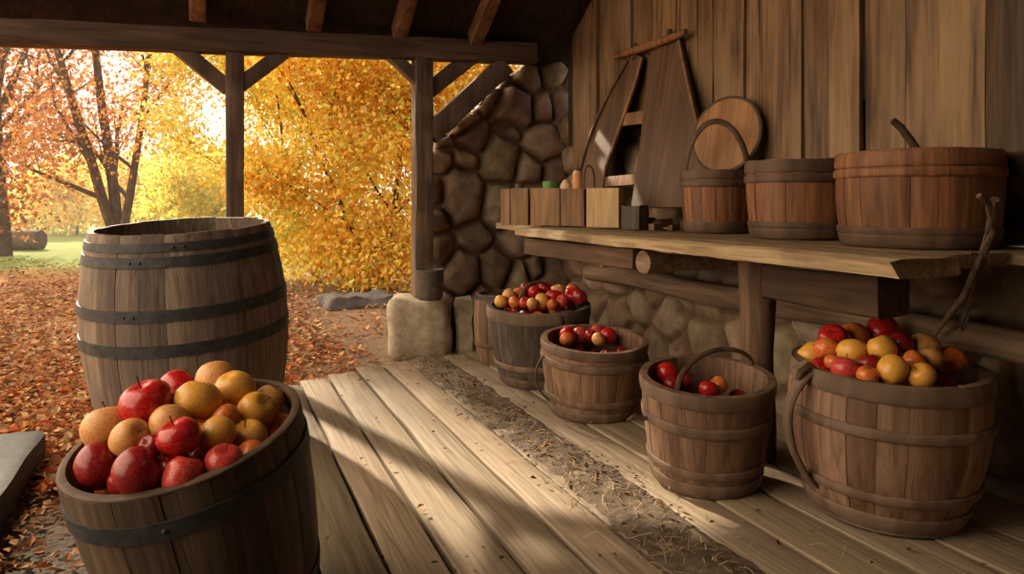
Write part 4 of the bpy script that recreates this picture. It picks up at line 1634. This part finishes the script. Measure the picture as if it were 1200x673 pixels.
tag(mb.build('fallen_leaves', M['litter'], smooth=False), 'carpet of fallen orange and red leaves on the ground outside', 'leaves', kind='stuff')

mb = MB()
pts = []
for i in range(330):
    if rs.random() < 0.72:
        y = rs.uniform(2.0, 4.7)
        x = 1.36 + rs.gauss(0, 0.09) + (0.05 if y < 3 else 0)
    else:
        y, x = rs.uniform(1.4, 4.8), rs.uniform(0.3, 2.2)
    pts.append((x, y, 0.012 + rs.uniform(0, 0.012)))
leaf_batch(mb, pts, 0.024, [(0.22, 0.11, 0.05), (0.13, 0.07, 0.04), (0.34, 0.16, 0.06), (0.09, 0.05, 0.03)], True, rs)
tag(mb.build('dry_leaves', M['litter'], smooth=False), 'dry brown leaf scraps scattered over the floor boards', 'leaves', kind='stuff')


def straw(name, n, place, label, lo=0.02, hi=0.07):
    mb = MB()
    for i in range(n):
        x, y, z = place()
        l, a = rs.uniform(lo, hi), rs.uniform(0, 6.283)
        d = Vector((math.cos(a), math.sin(a), rs.gauss(0, 0.18))) * l / 2
        w = Vector((-math.sin(a), math.cos(a), 0.3)) * rs.uniform(0.0007, 0.0015)
        c = Vector((x, y, z + abs(d.z)))
        o = len(mb.v)
        m_ = c + Vector((0, 0, rs.uniform(0, 0.008)))
        mb.v += [tuple(c - d - w), tuple(c - d + w), tuple(m_ + w), tuple(m_ - w), tuple(c + d + w), tuple(c + d - w)]
        mb.f += [(o, o + 1, o + 2, o + 3), (o + 3, o + 2, o + 4, o + 5)]
        k = rs.uniform(0.6, 1.15)
        mb.t += [(0.46 * k, 0.34 * k, 0.20 * k)] * 6
    tag(mb.build(name, M['straw'], smooth=False), label, 'straw', kind='stuff')


def sp1():
    k = rs.random()
    if k < 0.45:
        return 1.36 + rs.gauss(0, 0.10), rs.uniform(1.6, 4.85), 0.012 + rs.uniform(0, 0.015)
    if k < 0.85:
        return rs.uniform(0.5, 1.75), 4.78 + rs.gauss(0, 0.12), 0.005 + rs.uniform(0, 0.02)
    return rs.uniform(1.4, 2.6), rs.uniform(1.2, 5.0), 0.008


straw('straw', 2600, sp1, 'loose pale straw strewn along the floor boards and the threshold')


# dusty earth spilled along one board and by the buckets
def dirt_strip():
    mb = MB()
    nx, ny = 26, 150
    vs = []
    for j in range(ny + 1):
        y = 1.0 + 3.95 * j / ny
        for i in range(nx + 1):
            k = i / nx
            x = 1.20 + 0.36 * k + 0.03 * noise.noise(Vector((y * 1.4, 0, 0)))
            e = math.sin(math.pi * k)
            h = e * (0.012 + 0.016 * noise.fractal(Vector((x * 9, y * 9, 0)), 1, 2, 4)) - 0.012 * (1 - e)
            if y > 4.6:
                h *= 1.3
            vs.append((x, y, h))
    fs = [(j * (nx + 1) + i, j * (nx + 1) + i + 1, (j + 1) * (nx + 1) + i + 1, (j + 1) * (nx + 1) + i) for j in range(ny) for i in range(nx)]
    mb.add(vs, fs)
    tag(mb.build('spilled_earth', M['dirt'], angle=180), 'ridge of dusty earth and chaff along the floor boards', 'earth', kind='stuff')


dirt_strip()


# ---------------------------------------------------------------- trees outside
def limb(mb, p, d, L, r, lvl, tips, rs, spread=0.6, up=0.15, n=6, wob=0.09, bl=(.45, .7)):
    pts, rad = [p.copy()], [r]
    for i in range(n):
        d = (d + Vector((rs.gauss(0, wob), rs.gauss(0, wob), rs.gauss(0, .06) + up * 0.2))).normalized()
        p = p + d * (L / n)
        pts.append(p.copy())
        rad.append(r * (1 - 0.55 * (i + 1) / n))
        if lvl > 0 and i >= 1 and rs.random() < 0.75:
            v = Vector((rs.gauss(0, 1), rs.gauss(0, 1), rs.gauss(0.1, .5))).normalized()
            limb(mb, p.copy(), (d + v * spread * 1.2).normalized(), L * rs.uniform(*bl), rad[-1] * 0.55, lvl - 1, tips, rs, spread, up, 5, 0.09, (.45, .7))
    tips.append(p.copy())
    if lvl <= 1:
        tips += [q.copy() for q in pts[2:]]
    mb.tube(pts, rad, 7 if r > 0.03 else 4)


def tree(name, base, stems, palette, nleaf, size, label, group, rs, L=3.0, r=0.12, lvl=3, spread=0.6, sig=0.3, clumps=(), bark='bark', flatten=0.7, cat='tree', crown_name='foliage', wob=0.09, bl=(.45, .7)):
    root = thing(name, tuple(base), label, cat, None, group)
    tb_, tips = MB(), []
    for d, l_, r_ in stems:
        limb(tb_, Vector((0, 0, -0.05)), Vector(d).normalized(), l_, r_, lvl, tips, rs, spread, 0.15, 8 if wob < 0.09 else 6, wob, bl)
    tb_.build('trunk', M[bark], root)
    pts = []
    if nleaf:
        src = [(t_, sig) for t_ in tips]
        for cx, cy, cz, rx, ry, rz, w in clumps:
            for _ in range(w):
                v = Vector((rs.gauss(0, 1), rs.gauss(0, 1), rs.gauss(0, 1))).normalized() * rs.uniform(0.55, 1.0)
                src.append((Vector((cx + v.x * rx, cy + v.y * ry, cz + v.z * rz)), sig))
        mbl = MB()
        per = max(1, nleaf // len(src))
        for c, s in src:
            pal = [rs.choice(palette)] * 3 + palette
            q = [(c.x + rs.gauss(0, s), c.y + rs.gauss(0, s), max(0.03, c.z + rs.gauss(0, s * flatten))) for _ in range(per)]
            leaf_batch(mbl, q, size, pal, False, rs)
        f = mbl.build(crown_name, M['leaf'], root, smooth=False)
    return root


YEL = [(0.94, 0.78, 0.17), (0.92, 0.70, 0.12), (0.94, 0.82, 0.30), (0.84, 0.50, 0.08), (0.68, 0.66, 0.16)]
ORA = [(0.66, 0.27, 0.07), (0.58, 0.21, 0.06), (0.70, 0.36, 0.10), (0.48, 0.18, 0.07), (0.74, 0.44, 0.14)]
RUS = [(0.38, 0.13, 0.06), (0.30, 0.10, 0.05), (0.48, 0.19, 0.07), (0.24, 0.09, 0.05)]
YGR = [(0.88, 0.74, 0.18), (0.74, 0.68, 0.16), (0.90, 0.64, 0.12), (0.54, 0.55, 0.13)]


def gpos(px, t, z=0.0):
    d = ray(px, 236)
    return Vector((d.x * t, d.y * t, z))


rt = random.Random(5)
G_ = 'autumn trees outside the barn'
# orange tree with several stems on the left
tree('maple_tree', gpos(140, 14), [((-0.17, 0, 1), 5.0, 0.11), ((-0.03, 0.1, 1), 5.2, 0.12), ((0.13, -0.05, 1), 4.8, 0.09)], ORA, 12000, 0.08,
     'tall orange tree with several dark stems beyond the big barrel', G_, rt, lvl=2, spread=1.0, sig=0.38, wob=0.03, bl=(.25, .45))
# yellow trees filling the right of the opening, leafy to the ground
tree('beech_tree', gpos(372, 10.5), [((0, 0, 1), 3.1, 0.04), ((0.3, 0, 1), 2.9, 0.035), ((-0.25, 0.1, 1), 2.8, 0.03)], YEL + YGR, 42000, 0.068,
     'yellow leafy tree just right of the post behind the big barrel', G_, rt, lvl=2, spread=0.8, sig=0.2,
     clumps=[(0, 0, 1.6, 1.0, 1.0, 1.6, 80), (-0.1, -0.1, 0.45, 1.15, 0.9, 0.4, 38), (0.2, 0, 3.0, 1.1, 1.0, 0.8, 35)])
tree('beech_tree', gpos(445, 9.4), [((0, 0, 1), 3.0, 0.04), ((-0.3, 0, 1), 2.9, 0.035), ((0.3, 0.1, 1), 2.9, 0.03)], YEL + [(0.75, 0.30, 0.06), (0.86, 0.52, 0.09)], 42000, 0.068,
     'yellow and orange leafy tree just left of the post on the stone block', G_, rt, lvl=2, spread=0.8, sig=0.2,
     clumps=[(0, 0, 1.5, 0.9, 0.9, 1.6, 80), (0, -0.1, 0.42, 1.0, 0.8, 0.38, 38), (0, 0, 2.9, 1.1, 1.0, 0.8, 35)])
# dark rusty tree at the far left edge
tree('oak_tree', gpos(2, 15), [((0.0, 0, 1), 5.6, 0.2), ((-0.2, 0, 1), 5.0, 0.12)], RUS + ORA[:2], 9000, 0.12,
     'dark rusty red tree at the left edge of the view', G_, rt, lvl=2, spread=0.6, sig=0.4,
     clumps=[(0, 0, 2.3, 0.7, 1.0, 2.0, 50)])
# golden shrubs on the far side of the lawn
for i, (px, t, w, hh, pal, lb) in enumerate(((45, 26, 1.7, 1.6, YGR, 'low yellow shrub behind the lawn at the left, beside the rusty tree'),
                                             (90, 24, 1.5, 2.1, YEL, 'golden shrub behind the lawn, left of the orange tree stems'),
                                             (168, 23, 1.3, 2.3, YEL + ORA[4:], 'golden orange shrub right of the orange tree stems'),
                                             (222, 20, 1.2, 1.9, YGR, 'yellow-green shrub beyond the lawn, left of the post'),
                                             (247, 17, 0.6, 2.2, YGR, 'slender yellow sapling showing beside the left edge of the post'))):
    tree('shrub', gpos(px, t, 0.05), [((0.1, 0, 1), hh * 0.8, 0.05), ((-0.3, 0, 1), hh * 0.7, 0.04)], pal, 4200, 0.17 if t > 18 else 0.12, lb, 'golden shrubs beyond the lawn', rt,
         lvl=1, spread=0.8, sig=0.3, clumps=[(0, 0, hh * 0.55, w, w, hh * 0.5, 45)], cat='shrub')
# bare grey trees far off
for i, (px, t, hh, lb) in enumerate(((38, 44, 6.5, 'bare grey tree far off, behind the low yellow shrub at left'), (80, 40, 6.0, 'bare grey tree far off, left of the orange tree'),
                                     (188, 42, 6.5, 'bare grey tree far off, just right of the orange tree'), (207, 36, 6.2, 'tallest bare grey tree in the bright gap left of the post'),
                                     (236, 44, 5.5, 'bare grey tree far off, nearest the left side of the post'))):
    tree('bare_tree', gpos(px, t, 0.1), [((0.03, 0, 1), hh, 0.14), ((-0.12, 0, 1), hh * 0.8, 0.09), ((0.14, 0, 1), hh * 0.75, 0.08)], YEL, 0, 0.1, lb, 'bare trees in the distance', rt,
         lvl=3, spread=0.55, bark='greybark')


def hills():
    mb = MB()
    vs, nx = [], 120
    rows = ((60, 0.0), (64, 1.6), (72, 3.6), (82, 5.2), (95, 6.0), (110, 5.0))
    for (y, z) in rows:
        for i in range(nx + 1):
            x = -90 + 160 * i / nx
            vs.append((x, y, z * (0.75 + 0.35 * noise.noise(Vector((x * 0.05, y * 0.02, 0)))) + 0.7 * noise.fractal(Vector((x * 0.4, y * 0.2, 1)), 1, 2, 4) * (z > 0) + 0.1))
    fs = [(j * (nx + 1) + i, j * (nx + 1) + i + 1, (j + 1) * (nx + 1) + i + 1, (j + 1) * (nx + 1) + i) for j in range(len(rows) - 1) for i in range(nx)]
    mb.add(vs, fs)
    tag(mb.build('hills', M['hill'], angle=180), 'low grey-brown wooded rise in the distance', 'hill', kind='structure')


hills()

# thin autumn haze over the lawn and the trees beyond
m, t_, N, L, b = nt('autumn_haze')
N.remove(b)
vs_ = N.new('ShaderNodeVolumeScatter')
vs_.inputs['Color'].default_value = (1.0, 0.95, 0.88, 1)
vs_.inputs['Density'].default_value = 0.007
vs_.inputs['Anisotropy'].default_value = 0.5
L.new(vs_.outputs[0], N['Material Output'].inputs['Volume'])
mb = MB()
mb.box((-40, -29, -8), (40, 29, 8))
o = mb.build('morning_haze', m, smooth=False)
o.location = (-8, 38, 7.5)
tag(o, 'thin pale haze hanging over the lawn and trees', 'haze', kind='stuff')

# rock and log outside
q = on_z(418, 356, -0.03)
rough_block('rock', (q.x, q.y, -0.08), 0.75, 0.5, 0.15, 'rock', 0.2, 'low grey rock on the bare ground left of the post block', 'rock', 4.0, 0.07)
q = on_z(14, 291, 0.0)
mb = MB()
mb.tube([(-1.0 + 0.4 * k, 0.05 * math.sin(k), 0.22) for k in range(6)], [0.24, 0.25, 0.26, 0.25, 0.25, 0.23], 12, jit=0.15)
o = mb.build('fallen_log', M['bark'])
o.location = (q.x - 0.25, q.y, -0.03)
o.rotation_euler = (0, 0, -A)
tag(o, 'dark fallen log lying on the lawn at the left edge', 'log')

# ---------------------------------------------------------------- light, sky, camera
W = bpy.data.worlds.new('sky')
SC.world = W
W.use_nodes = True
N, L = W.node_tree.nodes, W.node_tree.links
bg = N['Background']
tc = N.new('ShaderNodeTexCoord')
sep = N.new('ShaderNodeSeparateXYZ')
L.new(tc.outputs['Generated'], sep.inputs[0])
nz = N.new('ShaderNodeTexNoise')
nz.inputs['Scale'].default_value = 3.0
nz.inputs['Detail'].default_value = 5
L.new(tc.outputs['Generated'], nz.inputs[0])
r1 = ramp(N, [(0.0, (0.95, 0.86, 0.74)), (0.25, (0.88, 0.88, 0.88)), (0.9, (0.80, 0.85, 0.92))])
L.new(sep.outputs[2], r1.inputs[0])
r2 = ramp(N, [(0.4, (0.78, 0.82, 0.88)), (0.62, (1.0, 0.98, 0.95))])
L.new(nz.outputs[0], r2.inputs[0])
skyc = mixc(N, L, 'MULTIPLY', 0.8, r1.outputs[0], r2.outputs[0])
# added fill light: brighter sky west (left) and overhead, calmer low in the north
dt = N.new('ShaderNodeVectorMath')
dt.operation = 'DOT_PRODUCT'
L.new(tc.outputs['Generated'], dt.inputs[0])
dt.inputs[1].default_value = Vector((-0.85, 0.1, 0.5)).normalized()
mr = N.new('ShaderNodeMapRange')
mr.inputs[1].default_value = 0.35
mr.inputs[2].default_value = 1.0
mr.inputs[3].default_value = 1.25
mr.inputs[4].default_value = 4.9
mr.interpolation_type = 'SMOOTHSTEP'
mw_ = N.new('ShaderNodeMapRange')
mw_.inputs[1].default_value = 0.2
mw_.inputs[2].default_value = 0.8
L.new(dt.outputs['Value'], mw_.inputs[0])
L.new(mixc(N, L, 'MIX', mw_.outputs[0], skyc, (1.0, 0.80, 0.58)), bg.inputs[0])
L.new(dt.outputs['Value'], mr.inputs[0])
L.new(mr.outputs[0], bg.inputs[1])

sd = bpy.data.lights.new('sun', 'SUN')
sd.energy = 13.5
sd.color = (1.0, 0.84, 0.62)
sd.angle = math.radians(1.6)
so = bpy.data.objects.new('sun', sd)
COL.objects.link(so)
to_sun = Vector((-0.29, 1.0, 0.64)).normalized()
so.rotation_mode = 'QUATERNION'
so.rotation_quaternion = to_sun.to_track_quat('Z', 'Y')
so.location = (-3, 12, 8)

cd = bpy.data.cameras.new('camera')
cd.sensor_width = 36
cd.lens = F / 1200 * 36
cd.shift_y = -(336.5 - HY) / 1200
cd.clip_end = 300
co = bpy.data.objects.new('camera', cd)
COL.objects.link(co)
co.location = EYE
co.rotation_euler = (math.pi / 2, 0, -A)
SC.camera = co

SC.view_settings.view_transform = 'Standard'
SC.view_settings.look = 'None'
SC.view_settings.exposure = 0.0
SC.view_settings.gamma = 1.0
SC.view_settings.use_curve_mapping = False
SC.cycles.use_denoising = True
SC.cycles.max_bounces = 8
SC.cycles.diffuse_bounces = 5
